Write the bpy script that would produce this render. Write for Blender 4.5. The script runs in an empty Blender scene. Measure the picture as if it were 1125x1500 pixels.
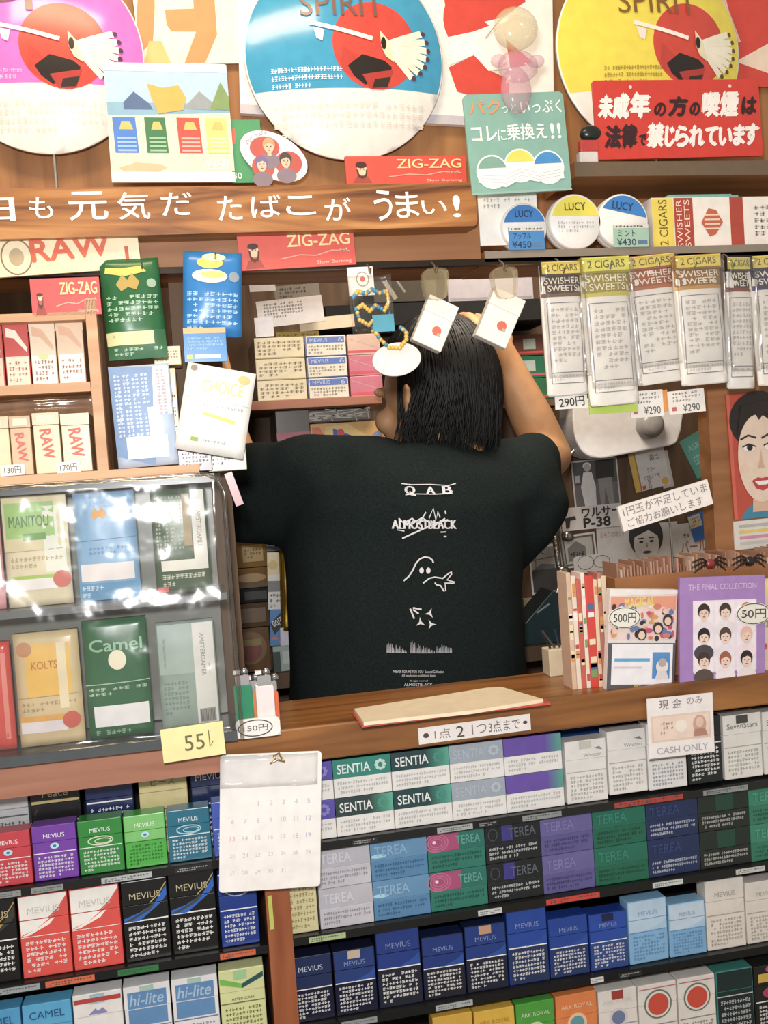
import bpy, bmesh, math, random
from mathutils import Vector, Matrix, Euler, noise
from mathutils.bvhtree import BVHTree
rad, sin, cos, pi = math.radians, math.sin, math.cos, math.pi
scene = bpy.context.scene
col = scene.collection

# ---------------------------------------------------------------- camera, light, exposure
FOC, PX, PY = 1458.0, 562.5, 750.0
YAW, PITCH, ROLL, DIST = rad(11.2), rad(2.36), 0.068, 1.14
AIM = Vector((0, 0, 1.35))
F = Vector((sin(YAW) * cos(PITCH), cos(YAW) * cos(PITCH), -sin(PITCH)))
R0 = F.cross(Vector((0, 0, 1))).normalized()
U0 = R0.cross(F).normalized()
RT = R0 * cos(ROLL) - U0 * sin(ROLL)
UP = R0 * sin(ROLL) + U0 * cos(ROLL)
EYE = AIM - F * DIST
cd = bpy.data.cameras.new('camera')
cam = bpy.data.objects.new('camera', cd)
col.objects.link(cam)
m = Matrix((RT, UP, -F)).transposed().to_4x4()
m.translation = EYE
cam.matrix_world = m
cd.sensor_fit = 'VERTICAL'
cd.sensor_height = 36.0
cd.lens = FOC / 1500.0 * 36.0
cd.clip_start = 0.02
scene.camera = cam

scene.view_settings.view_transform = 'Standard'
scene.view_settings.look = 'None'
scene.view_settings.gamma = 1.0
scene.view_settings.use_curve_mapping = False
scene.view_settings.exposure = 0.0

w = bpy.data.worlds.new('world')
scene.world = w
w.use_nodes = True
w.node_tree.nodes['Background'].inputs[0].default_value = (1.0, 0.91, 0.80, 1)
w.node_tree.nodes['Background'].inputs[1].default_value = 0.5


def lamp(name, typ, loc, energy, color, size=0.1, aim=None, size_y=None, spread=None):
    d = bpy.data.lights.new(name, typ)
    d.energy = energy
    d.color = color
    if typ == 'AREA':
        d.size = size
        if size_y:
            d.shape = 'RECTANGLE'
            d.size_y = size_y
        if spread:
            d.spread = spread
    else:
        d.shadow_soft_size = size
    o = bpy.data.objects.new(name, d)
    o.location = loc
    if aim is not None:
        o.rotation_euler = (Vector(aim) - Vector(loc)).to_track_quat('-Z', 'Y').to_euler()
    col.objects.link(o)
    return o


FLASH, EAVE, INNER = 11.2, 5.4, 7.0
lamp('camera_flash', 'AREA', EYE + UP * 0.10 - RT * 0.03, FLASH, (1.0, 0.985, 0.97), 0.06, EYE + F * 1.2 + UP * 0.1)
lamp('eave_lamp', 'AREA', (-0.28, -0.42, 1.35 + 0.95), EAVE, (1.0, 0.74, 0.46), 0.5, (-0.22, 0.05, 1.35 + 0.30), 0.16)
lamp('inside_lamp', 'AREA', (0.30, 0.24, 1.35 + 0.66), INNER, (1.0, 0.86, 0.70), 0.3, (0.36, 0.70, 1.25))


# ---------------------------------------------------------------- pixels to places
def ray(px, py):
    return RT * ((px - PX) / FOC) - UP * ((py - PY) / FOC) + F


def P(px, py, Y=0.0):
    d = ray(px, py)
    return EYE + d * ((Y - EYE.y) / d.y)


def Xat(px, z, Y=0.0):
    k = (px - PX) / FOC
    n = RT - F * k
    q = Vector((0, Y, z)) - EYE
    return EYE.x - (n.y * q.y + n.z * q.z) / n.x


def fit(bl, br, tl, Y=0.0):
    a, b, c = P(*bl, Y), P(*br, Y), P(*tl, Y)
    return (a + b) / 2, (b - a).length, (c - a).length, math.atan2(b.z - a.z, b.x - a.x)


# ---------------------------------------------------------------- materials
MATS = {}


def lin(h):
    h = h.lstrip('#')
    v = [int(h[i:i + 2], 16) / 255 for i in (0, 2, 4)]
    return [c / 12.92 if c <= 0.04045 else ((c + 0.055) / 1.055) ** 2.4 for c in v]


def mat(spec):
    """'#rrggbb' plus optional suffix: g glossy print, m matt, x metal, c cloth"""
    if not isinstance(spec, str):
        return spec
    if spec in MATS:
        return MATS[spec]
    kind = spec[7:] or 'p'
    rough = {'p': 0.5, 'g': 0.28, 'm': 0.85, 'x': 0.25, 'c': 0.95, 's': 0.15}[kind]
    mt = bpy.data.materials.new('surface_' + spec[1:])
    mt.use_nodes = True
    nt = mt.node_tree
    b = nt.nodes['Principled BSDF']
    c = lin(spec[1:7])
    g = 0.3 * c[0] + 0.6 * c[1] + 0.1 * c[2]
    c = [max(0.012, g + (x - g) * 0.86) for x in c]
    n = nt.nodes.new('ShaderNodeTexNoise')
    n.inputs['Scale'].default_value = 60 if kind != 'c' else 400
    n.inputs['Detail'].default_value = 3
    tc = nt.nodes.new('ShaderNodeTexCoord')
    nt.links.new(tc.outputs['Object'], n.inputs['Vector'])
    r = nt.nodes.new('ShaderNodeValToRGB')
    a = 0.93 if kind != 'c' else 0.75
    r.color_ramp.elements[0].position = 0.35
    r.color_ramp.elements[0].color = [x * a for x in c] + [1]
    r.color_ramp.elements[1].position = 0.65
    r.color_ramp.elements[1].color = [min(1, x * (2 - a) if kind == 'c' else x * 1.02) for x in c] + [1]
    nt.links.new(n.outputs['Fac'], r.inputs['Fac'])
    nt.links.new(r.outputs['Color'], b.inputs['Base Color'])
    b.inputs['Roughness'].default_value = rough
    if kind == 'x':
        b.inputs['Metallic'].default_value = 0.9
    if kind in 'mc':
        b.inputs['Specular IOR Level'].default_value = 0.15
    MATS[spec] = mt
    return mt


def wood(name, c0, c1, c2, scale=1.0, rough=0.5, axis='X', knots=0.0):
    mt = bpy.data.materials.new(name)
    mt.use_nodes = True
    nt = mt.node_tree
    b = nt.nodes['Principled BSDF']
    tc = nt.nodes.new('ShaderNodeTexCoord')
    mp = nt.nodes.new('ShaderNodeMapping')
    s = [14 * scale] * 3
    s['XYZ'.index(axis)] = 1.3 * scale
    mp.inputs['Scale'].default_value = s
    n = nt.nodes.new('ShaderNodeTexNoise')
    n.inputs['Scale'].default_value = 3.2
    n.inputs['Detail'].default_value = 6
    n.inputs['Distortion'].default_value = 0.6 + knots
    r = nt.nodes.new('ShaderNodeValToRGB')
    e = r.color_ramp.elements
    e[0].position, e[0].color = 0.3, lin(c0) + [1]
    e[1].position, e[1].color = 0.72, lin(c2) + [1]
    k = e.new(0.5)
    k.color = lin(c1) + [1]
    bp = nt.nodes.new('ShaderNodeBump')
    bp.inputs['Strength'].default_value = 0.12
    bp.inputs['Distance'].default_value = 0.002
    L = nt.links.new
    L(tc.outputs['Object'], mp.inputs['Vector'])
    L(mp.outputs['Vector'], n.inputs['Vector'])
    L(n.outputs['Fac'], r.inputs['Fac'])
    L(r.outputs['Color'], b.inputs['Base Color'])
    L(n.outputs['Fac'], bp.inputs['Height'])
    L(bp.outputs['Normal'], b.inputs['Normal'])
    b.inputs['Roughness'].default_value = rough
    return mt


def clear(name, tint='#ffffff', amount=0.1, crinkle=0.0):
    mt = bpy.data.materials.new(name)
    mt.use_nodes = True
    nt = mt.node_tree
    nt.nodes.remove(nt.nodes['Principled BSDF'])
    out = nt.nodes['Material Output']
    tr = nt.nodes.new('ShaderNodeBsdfTransparent')
    tr.inputs[0].default_value = lin(tint) + [1]
    gl = nt.nodes.new('ShaderNodeBsdfGlossy')
    gl.inputs['Roughness'].default_value = 0.16
    fr = nt.nodes.new('ShaderNodeLayerWeight')
    fr.inputs['Blend'].default_value = 0.25
    ma = nt.nodes.new('ShaderNodeMath')
    ma.operation = 'MULTIPLY_ADD'
    ma.inputs[1].default_value = 0.6
    ma.inputs[2].default_value = amount
    mx = nt.nodes.new('ShaderNodeMixShader')
    n = nt.nodes.new('ShaderNodeTexNoise')
    n.inputs['Scale'].default_value = 26
    n.inputs['Detail'].default_value = 2
    bp = nt.nodes.new('ShaderNodeBump')
    bp.inputs['Strength'].default_value = crinkle
    bp.inputs['Distance'].default_value = 0.01
    L = nt.links.new
    tc = nt.nodes.new('ShaderNodeTexCoord')
    L(tc.outputs['Object'], n.inputs['Vector'])
    L(n.outputs['Fac'], bp.inputs['Height'])
    if crinkle:
        L(bp.outputs['Normal'], gl.inputs['Normal'])
    L(fr.outputs['Facing'], ma.inputs[0])
    L(ma.outputs[0], mx.inputs[0])
    L(tr.outputs[0], mx.inputs[1])
    L(gl.outputs[0], mx.inputs[2])
    L(mx.outputs[0], out.inputs[0])
    return mt


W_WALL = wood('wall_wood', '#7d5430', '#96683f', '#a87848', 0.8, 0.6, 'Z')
W_BEAM = wood('burnt_beam_wood', '#5a3018', '#a06a38', '#c9935a', 0.75, 0.45, 'X', 1.2)
W_HEAD = wood('header_wood', '#8a5a36', '#9a6842', '#a8754c', 1.0, 0.5, 'X')
W_COUNT = wood('counter_wood', '#5f3a1e', '#8a5a30', '#a06c3a', 1.0, 0.35, 'X')
W_RAIL = wood('rail_wood', '#9a6650', '#a8735c', '#b58069', 1.0, 0.6, 'X')
W_PALE = wood('pale_wood', '#b98d68', '#c89d78', '#d6b08a', 1.0, 0.55, 'X')
W_POST = wood('post_wood', '#8a4a2a', '#9a5836', '#a66440', 1.0, 0.6, 'Z')
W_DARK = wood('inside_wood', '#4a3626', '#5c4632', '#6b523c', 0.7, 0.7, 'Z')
CLEAR = clear('clear_acrylic', '#ffffff', 0.03, 0.15)
FILM = clear('crinkled_film', '#ffffff', 0.05, 0.3)
def veil(name, c, alpha, rough=0.15):
    mt = bpy.data.materials.new(name)
    mt.use_nodes = True
    b = mt.node_tree.nodes['Principled BSDF']
    n = mt.node_tree.nodes.new('ShaderNodeTexNoise')
    n.inputs['Scale'].default_value = 30
    r = mt.node_tree.nodes.new('ShaderNodeMapRange')
    r.inputs['To Min'].default_value = alpha * .8
    r.inputs['To Max'].default_value = min(1, alpha * 1.2)
    mt.node_tree.links.new(n.outputs['Fac'], r.inputs['Value'])
    mt.node_tree.links.new(r.outputs['Result'], b.inputs['Alpha'])
    b.inputs['Base Color'].default_value = lin(c) + [1]
    b.inputs['Roughness'].default_value = rough
    return mt


STRAP = veil('smoky_strap_plastic', '#d8cba8', .5)
STRAP2 = veil('smoky_strap_film', '#cdbd96', .3)
DOLL_A = veil('beige_clear_plastic', '#dcd0a8', .40)
DOLL_B = veil('pink_clear_plastic', '#d8a8b8', .36)
SMOKE = clear('smoky_acrylic', '#e8e4de', 0.10, 0.2)


# ---------------------------------------------------------------- text
TXT = {}


def glyph_mesh(s, bold=0.0):
    k = (s, bold)
    if k not in TXT:
        c = bpy.data.curves.new('lettering', 'FONT')
        c.body = s
        c.resolution_u = 3
        c.offset = bold
        o = bpy.data.objects.new('lettering', c)
        me = o.to_mesh()
        vs = [(v.co.x, v.co.y) for v in me.vertices]
        fs = [tuple(p.vertices) for p in me.polygons]
        o.to_mesh_clear()
        bpy.data.objects.remove(o)
        bpy.data.curves.remove(c)
        xs = [v[0] for v in vs] or [0, 1]
        ys = [v[1] for v in vs] or [0, 1]
        a, b, p, q = min(xs), max(xs), min(ys), max(ys)
        vs = [((x - a) / (b - a), (y - p) / (q - p)) for x, y in vs]
        TXT[k] = (vs, fs, (b - a) / (q - p))
    return TXT[k]


# ---------------------------------------------------------------- mesh builder
LV = 0.00025


class B:
    """collects shapes; local frame x right, z up, front at y = 0 facing -y; u,v run 0..1 over W x H"""

    def __init__(s, W=1.0, H=1.0, seed=1):
        s.W, s.H = W, H
        s.v, s.f, s.mi, s.mats, s.sm = [], [], [], [], []
        s.rng = random.Random(seed)
        s.off = (0, 0, 0)
        s.k = 0

    def mx(s, c):
        c = mat(c)
        if c not in s.mats:
            s.mats.append(c)
        return s.mats.index(c)

    def face(s, pts, c, smooth=False):
        n = len(s.v)
        s.v += [tuple(p) for p in pts]
        s.f.append(tuple(range(n, n + len(pts))))
        s.mi.append(s.mx(c))
        s.sm.append(smooth)

    def grid(s, rows, c, close=False, smooth=True):
        n = len(s.v)
        k = len(rows[0])
        for r in rows:
            s.v += [tuple(p) for p in r]
        i0 = s.mx(c)
        for i in range(len(rows) - 1):
            for j in range(k if close else k - 1):
                j2 = (j + 1) % k
                s.f.append((n + i * k + j, n + i * k + j2, n + (i + 1) * k + j2, n + (i + 1) * k + j))
                s.mi.append(i0)
                s.sm.append(smooth)

    def X(s, u):
        return (u - 0.5) * s.W

    def pl(s, uvs, c, l=1):
        s.k += 1
        s.face([(s.X(u), -LV * (l + .04 * s.k), v * s.H) for u, v in uvs], c)

    def rect(s, u0, v0, u1, v1, c, l=1):
        s.face([(s.X(u), -LV * l, v * s.H) for u, v in ((u0, v0), (u1, v0), (u1, v1), (u0, v1))], c)

    def ell(s, u, v, ru, rv, c, l=1, n=28, a0=0, a1=2 * pi):
        """ru, rv are fractions of W"""
        full = abs(a1 - a0 - 2 * pi) < 1e-6
        k = n if full else n + 1
        s.k += 1
        l = l + .04 * s.k
        s.face([(s.X(u) + ru * s.W * cos(a0 + (a1 - a0) * i / n), -LV * l, v * s.H + rv * s.W * sin(a0 + (a1 - a0) * i / n)) for i in range(k)], c)

    def ring(s, u, v, ru, rv, w, c, l=1, n=28):
        pts = [(u + ru * cos(2 * pi * i / n), v + rv * s.W / s.H * sin(2 * pi * i / n)) for i in range(n + 1)]
        s.stroke(pts, w, c, l)

    def stroke(s, uvs, w, c, l=1):
        """ribbon along u,v points; w in metres"""
        q = [Vector((s.X(u), v * s.H)) for u, v in uvs]
        L, R = [], []
        for i, p in enumerate(q):
            d = (q[min(i + 1, len(q) - 1)] - q[max(i - 1, 0)])
            d = d.normalized() if d.length > 1e-9 else Vector((1, 0))
            n = Vector((-d.y, d.x)) * w / 2
            L.append((p.x + n.x, -LV * l, p.y + n.y))
            R.append((p.x - n.x, -LV * l, p.y - n.y))
        s.grid([R, L], c, smooth=False)

    def text(s, t, u0, v0, u1, v1, c, l=2, bold=0.0, ang=0.0, shear=0.0, keep=False):
        vs, fs, asp = glyph_mesh(t)
        w, h = (u1 - u0) * s.W, (v1 - v0) * s.H
        if keep:
            k = min(w, h * asp)
            w, h = k, k / asp
        cx, cz = s.X((u0 + u1) / 2), (v0 + v1) / 2 * s.H
        ca, sa = cos(ang), sin(ang)
        i0 = s.mx(c)
        e = bold * h * 1.3
        for k, (dx, dy) in enumerate(((0, 0), (e, 0), (-e, 0), (0, e), (0, -e)) if bold else ((0, 0),)):
            n = len(s.v)
            for x, y in vs:
                a, b = (x - 0.5) * w + (y - 0.5) * h * shear + dx, (y - 0.5) * h + dy
                s.v.append((cx + a * ca - b * sa, -LV * (l + .07 * k), cz + a * sa + b * ca))
            for f in fs:
                s.f.append(tuple(n + i for i in f))
                s.mi.append(i0)
                s.sm.append(False)

    def lines(s, u0, v0, u1, v1, rows, c, n=10, l=1, ragged=True, fill=0.62):
        """rows of small illegible print"""
        dv = (v1 - v0) / rows
        du = (u1 - u0) / n
        for r in range(rows):
            k = n if (r < rows - 1 or not ragged) else max(2, int(n * s.rng.uniform(0.3, 0.8)))
            for i in range(k):
                a, b = u0 + du * (i + 0.1), v1 - dv * (r + 1) + dv * 0.18
                wd, ht = du * 0.8, dv * fill
                q = s.rng.random()
                if q < 0.08:
                    continue
                s.rect(a, b + ht * 0.4, a + wd, b + ht * 0.62, c, l)
                x = a + wd * s.rng.uniform(0.1, 0.6)
                s.rect(x, b, x + wd * 0.25, b + ht, c, l)
                if q > 0.35:
                    s.rect(a, b, a + wd * s.rng.uniform(0.5, 1), b + ht * 0.2, c, l)
                if q > 0.6:
                    s.rect(a, b + ht * 0.8, a + wd, b + ht, c, l)

    def hand(s, u0, v0, u1, v1, c, n=5, w=0.001, l=2):
        """hand-written strokes"""
        du = (u1 - u0) / n
        for i in range(n):
            a = u0 + du * i
            for k in range(3):
                p, q = s.rng.uniform(0, .8), s.rng.uniform(0, 1)
                s.stroke([(a + du * p, v0 + (v1 - v0) * q), (a + du * s.rng.uniform(0, .8), v0 + (v1 - v0) * s.rng.uniform(0, 1)), (a + du * s.rng.uniform(0.2, .8), v0 + (v1 - v0) * s.rng.uniform(0, 1))], w, c, l)

    def box(s, x0, x1, y0, y1, z0, z1, c, front=None):
        p = [(x, y, z) for x in (x0, x1) for y in (y0, y1) for z in (z0, z1)]
        n = len(s.v)
        s.v += p
        for k, q in enumerate(((0, 4, 5, 1), (4, 6, 7, 5), (6, 2, 3, 7), (2, 0, 1, 3), (1, 5, 7, 3), (0, 2, 6, 4))):
            s.f.append(tuple(n + i for i in q))
            s.mi.append(s.mx(front if (front and k == 0) else c))
            s.sm.append(False)

    def extr(s, out, y0, y1, c, side=None):
        """prism from an outline of (x, z) in metres, anticlockwise seen from the front"""
        k = len(out)
        n = len(s.v)
        s.v += [(x, y0, z) for x, z in out] + [(x, y1, z) for x, z in out]
        s.f.append(tuple(range(n, n + k)))
        s.f.append(tuple(range(n + 2 * k - 1, n + k - 1, -1)))
        s.mi += [s.mx(c), s.mx(c)]
        s.sm += [False, False]
        for i in range(k):
            j = (i + 1) % k
            s.f.append((n + j, n + i, n + k + i, n + k + j))
            s.mi.append(s.mx(side or c))
            s.sm.append(False)

    def rounded(s, r, y0, y1, c, x0=None, x1=None, z0=0.0, z1=None, side=None):
        x0 = -s.W / 2 if x0 is None else x0
        x1 = s.W / 2 if x1 is None else x1
        z1 = s.H if z1 is None else z1
        out = []
        for cx, cz, a in ((x1 - r, z0 + r, -90), (x1 - r, z1 - r, 0), (x0 + r, z1 - r, 90), (x0 + r, z0 + r, 180)):
            for i in range(6):
                t = rad(a + 18 * i)
                out.append((cx + r * cos(t), cz + r * sin(t)))
        s.extr(out, y0, y1, c, side)

    def tube(s, pts, r, c, n=8, cap=True):
        pts = [Vector(p) for p in pts]
        rs = r if isinstance(r, (list, tuple)) else [r] * len(pts)
        rows = []
        up = None
        for i, p in enumerate(pts):
            d = (pts[min(i + 1, len(pts) - 1)] - pts[max(i - 1, 0)]).normalized()
            if up is None:
                up = Vector((0, 0, 1)) if abs(d.z) < 0.9 else Vector((1, 0, 0))
            a = d.cross(up).normalized()
            b = a.cross(d).normalized()
            up = b
            rows.append([p + (a * cos(2 * pi * k / n) + b * sin(2 * pi * k / n)) * rs[i] for k in range(n)])
        s.grid(rows, c, close=True)
        if cap:
            s.face(rows[0], c)
            s.face(rows[-1][::-1], c)

    def lathe(s, prof, c, n=40, axis='z', cen=(0, 0, 0)):
        """prof: (radius, height) list"""
        rows = []
        for r, h in prof:
            row = []
            for k in range(n):
                t = 2 * pi * k / n
                q = (r * cos(t), r * sin(t), h) if axis == 'z' else (r * cos(t), h, r * sin(t))
                row.append((q[0] + cen[0], q[1] + cen[1], q[2] + cen[2]))
            rows.append(row)
        s.grid(rows, c, close=True)

    def blob(s, cen, rx, ry, rz, c, n=16, m=10):
        rows = []
        for i in range(m + 1):
            t = pi * i / m
            q = max(sin(t), 1e-4)
            rows.append([(cen[0] + rx * q * cos(2 * pi * k / n), cen[1] + ry * q * sin(2 * pi * k / n), cen[2] + rz * cos(t)) for k in range(n)])
        s.grid(rows, c, close=True)

    def build(s, name, parent=None, bevel=0.0, warp=None, cut=0.0, smooth=False):
        me = bpy.data.meshes.new(name)
        v = [(x + s.off[0], y + s.off[1], z + s.off[2]) for x, y, z in s.v]
        me.from_pydata(v, [], s.f)
        for mt in s.mats:
            me.materials.append(mt)
        me.polygons.foreach_set('material_index', s.mi)
        me.polygons.foreach_set('use_smooth', [smooth or q for q in s.sm])
        if warp:
            bm = bmesh.new()
            bm.from_mesh(me)
            bmesh.ops.remove_doubles(bm, verts=bm.verts, dist=1e-6)
            if cut:
                bmesh.ops.triangulate(bm, faces=[f for f in bm.faces if len(f.verts) > 4])
                for _ in range(6):
                    es = [e for e in bm.edges if e.calc_length() > cut]
                    if not es:
                        break
                    bmesh.ops.subdivide_edges(bm, edges=es, cuts=1, use_grid_fill=True)
                    bmesh.ops.triangulate(bm, faces=[f for f in bm.faces if len(f.verts) > 4])
            for q in bm.verts:
                q.co = warp(q.co.copy())
            for f in bm.faces:
                f.smooth = True
            bm.to_mesh(me)
            bm.free()
        me.update()
        o = bpy.data.objects.new(name, me)
        col.objects.link(o)
        if parent:
            o.parent = parent
        if bevel:
            md = o.modifiers.new('edge', 'BEVEL')
            md.width = bevel
            md.segments = 2
            md.limit_method = 'ANGLE'
            md.angle_limit = rad(50)
        return o


def tag(o, label, cat, group=None, kind=None):
    o['label'] = label
    o['category'] = cat
    if group:
        o['group'] = group
    if kind:
        o['kind'] = kind
    return o


def struct(o):
    o['kind'] = 'structure'
    return o


def thing(name, label, cat, loc=(0, 0, 0), rot=(0, 0, 0), group=None):
    o = bpy.data.objects.new(name, None)
    o.empty_display_size = 0.02
    o.location = loc
    o.rotation_euler = rot
    col.objects.link(o)
    return tag(o, label, cat, group)


def put(o, f, lean=0.0, yaw=0.0, dy=0.0):
    o.location = f[0] + Vector((0, dy, 0))
    o.rotation_euler = (lean, -f[3], yaw)
    return o


def bulge(W, H, amt, crink=0.0, seed=0, T=0.004):
    def wf(c):
        u, v = c.x / W * 2, c.z / H * 2 - 1
        k = max(0, 1 - u ** 4) * max(0, 1 - v ** 4)
        nz = noise.noise(Vector((c.x * 28 + seed * 7.3, c.z * 28, seed))) * crink + noise.noise(Vector((c.x * 70, c.z * 70 + seed * 3.1, seed))) * crink * 0.35
        if c.y < T * 0.5:
            c.y += -amt * k + nz
        else:
            c.y += amt * 0.4 * k + nz
        return c
    return wf


def card(name, label, cat, bl, br, tl, Y, base, draw=None, T=0.0015, r=0.0, bul=0.0, crink=0.0, group=None, lean=0.0, yaw=0.0, seed=1, side=None, bevel=0.0):
    """a flat or softly bulging sheet whose front shows what draw() puts on it"""
    f = fit(bl, br, tl, Y)
    b = B(f[1], f[2], seed)
    if r:
        b.rounded(min(r, f[1] * .45), 0, T, base, side=side)
    else:
        b.box(-f[1] / 2, f[1] / 2, 0, T, 0, f[2], side or base, base)
    if draw:
        draw(b)
    wp = bulge(f[1], f[2], bul, crink, seed, T) if (bul or crink) else None
    o = b.build(name, warp=wp, cut=0.012 if wp else 0, bevel=bevel)
    tag(o, label, cat, group)
    put(o, f, lean, yaw)
    return o


def face_art(b, u, v, s, skin='#e8c0a0', hair='#241a18', shirt=None, l=2, bw=False):
    """a small painted portrait; s = face width as a fraction of W"""
    if shirt:
        b.ell(u, v - 1.45 * s * b.W / b.H, s * 1.0, s * 0.75, shirt, l)
    b.rect(u - .2 * s, v - 0.9 * s * b.W / b.H, u + .2 * s, v - .3 * s * b.W / b.H, skin, l + .3)
    b.ell(u, v + .18 * s * b.W / b.H, s * .62, s * .72, hair, l + .6)
    b.ell(u, v - .08 * s * b.W / b.H, s * .46, s * .60, skin, l + 1)
    b.pl([(u - .5 * s, v + .15 * s * b.W / b.H), (u + .1 * s, v + .38 * s * b.W / b.H), (u + .5 * s, v + .12 * s * b.W / b.H), (u + .45 * s, v + .62 * s * b.W / b.H), (u, v + .8 * s * b.W / b.H), (u - .45 * s, v + .62 * s * b.W / b.H)], hair, l + 1.5)
    k = s * b.W / b.H
    for sx in (-1, 1):
        b.ell(u + sx * .19 * s, v + .0 * k, s * .075, s * .04, '#2a2020', l + 2)
        b.rect(u + sx * .19 * s - .1 * s, v + .1 * k, u + sx * .19 * s + .1 * s, v + .14 * k, hair, l + 2)
    b.pl([(u - .04 * s, v - .2 * k), (u + .05 * s, v - .2 * k), (u + .02 * s, v - .02 * k)], '#b98a70' if not bw else '#888888', l + 2)
    b.ell(u, v - .36 * k, s * .15, s * .05, '#b0494a' if not bw else '#444444', l + 2)

# ================================================================ the setting
Z0 = EYE.z                                   # eye level


def slab(name, x0, x1, y0, y1, z0, z1, c, kind=True, bevel=0.0):
    b = B()
    b.box(x0 - (x0 + x1) / 2, x1 - (x0 + x1) / 2, y0 - y0, y1 - y0, 0, z1 - z0, c)
    o = b.build(name, bevel=bevel)
    o.location = ((x0 + x1) / 2, y0, z0)
    if kind:
        struct(o)
    return o


ZT = P(610, 1046, -0.03).z                   # counter top
ZHT = P(480, 270, 0.01).z                    # header top
ZHB = P(480, 392, 0.01).z                    # header underside
XJ = P(706, 330, 0.0).x                      # where the beam sign ends
ZC = Z0 + 0.80
XL, XR = -0.78, 1.05
slab('floor', -1.6, 1.6, -2.0, 0.86, -0.05, 0.0, '#6b6258m')
slab('ceiling', XL - 0.05, XR + 0.05, 0.13, 0.80, ZC, ZC + 0.03, '#7a6650m')
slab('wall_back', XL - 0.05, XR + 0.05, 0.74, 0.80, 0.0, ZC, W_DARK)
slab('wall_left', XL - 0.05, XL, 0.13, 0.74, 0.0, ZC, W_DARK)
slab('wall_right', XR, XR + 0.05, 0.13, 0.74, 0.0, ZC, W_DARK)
slab('wall_front', -1.2, 1.3, 0.10, 0.13, P(900, 362, .1).z, Z0 + 0.9, W_WALL)
slab('trim_1', -1.2, XJ, 0.012, 0.10, ZHB, ZHT, W_HEAD)
# jamb behind the acrylic case and the plinth under the counter
slab('trim_2', P(268, 700, .07).x, P(338, 700, .07).x, 0.07, 0.13, ZT + 0.001, ZHB, W_DARK)
ZR = P(562, 1590, 0.0).z
slab('trim_3', -0.9, 0.95, -0.012, 0.13, 0.0, ZR - 0.16, W_POST)

# counter
b = B()
x0, x1 = -0.95, 1.0
ztb = P(459, 1115, -0.03).z
b.box(x0, x1, 0, 0.14, 0, ZT - ztb, W_COUNT)
o = b.build('counter', bevel=0.002)
o.location = (0, -0.03, ztb)
tag(o, 'worn brown wooden serving counter running across the kiosk below the opening', 'counter')
b = B()
lip0 = P(300, 1134, -0.036).z
b.box(-0.9, P(330, 1120, -.036).x, 0, 0.006, lip0 - ztb, ZT - ztb - 0.004, W_RAIL)
lp = b.build('front_strip', o)
lp.location = (0, -0.006, 0)
lp['label'] = 'pinkish wooden front strip at the left end of the counter'

# posts between the racks
f0 = P(388, 1310, -0.006).x
f1 = P(424, 1310, -0.006).x
slab('trim_4', f0, f1, -0.012, 0.12, ZR - 0.16, ztb, W_POST)
XPL, XPR = f0, f1

# burnt beam with white brushed slogan
f = fit((-60, 352), (700, 331), (-62, 281), -0.022)
b = B(f[1], f[2], 3)
b.rounded(0.006, 0, 0.034, W_BEAM)
for t, a0, a1, y0, y1 in (('日', -38, 18, 290, 324), ('も', 38, 70, 288, 320), ('元', 92, 146, 280, 322), ('気', 160, 205, 280, 321), ('だ', 222, 266, 280, 315),
                          ('た', 303, 338, 285, 322), ('ば', 352, 396, 283, 318), ('こ', 404, 448, 284, 314), ('が', 462, 502, 287, 322),
                          ('う', 538, 566, 274, 322), ('ま', 572, 608, 277, 318), ('い', 612, 652, 290, 312), ('!', 662, 674, 282, 317)):
    u0, u1 = (a0 + 60) / 760, (a1 + 60) / 760
    c = (a0 + a1) / 2
    yb, yt = 352 - (c + 60) * 21 / 760, 281 - (c + 62) * 21 / 760
    b.text(t, u0, (yb - y1) / (yb - yt), u1, (yb - y0) / (yb - yt), '#fbf6ea', 2, 0.006)
o = b.build('beam_sign')
tag(o, 'burnt brown wooden beam with a white brushed slogan above the opening', 'sign')
put(o, f)

# right-hand display shelf under the red notice, with a ledge above
za0, za1 = P(900, 379, 0.0).z, P(900, 363, 0.0).z
zb0, zb1 = P(1000, 257, 0.0).z, P(1000, 236, 0.0).z
t = thing('display_shelf', 'brown display shelf carrying round tins and cigar boxes below the red notice', 'shelf', (0, 0, za0))
b = B()
b.box(XJ + 0.001, 1.0, 0, 0.099, 0, za1 - za0, W_HEAD, '#8d8070')
b.build('shelf_board', t)
b = B()
b.box(P(842, 250).x, 1.0, 0.0, 0.099, zb0 - za0, zb1 - za0, W_HEAD, '#6e5a44')
b.build('ledge', t)

# hook rail
zrail = P(562, 389, 0.004).z
t = thing('hook_rail', 'thin dark metal rail with wire hooks under the sign and shelf', 'rail', (0, 0.004, zrail))
b = B()
b.box(-0.85, 1.0, -0.004, 0.004, -0.003, 0.004, '#4a4038x')
b.build('bar', t)
RAIL = t


def hook(px, py, Y=-0.006):
    """a wire hook from the rail down to the given place"""
    q = P(px, py, Y)
    b = B()
    d = q.z - zrail
    b.tube([(q.x, 0, 0.003), (q.x, -0.010, -0.001), (q.x, Y - 0.006, d * 0.6), (q.x, Y - 0.007, d - 0.003), (q.x, Y - 0.012, d - 0.005), (q.x, Y - 0.016, d)], 0.0011, '#b8b4acx', 6)
    b.build('hook', RAIL)


# ================================================================ racks below the counter
def base_line(px, py, Y):
    return P(px, py, Y).z


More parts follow.
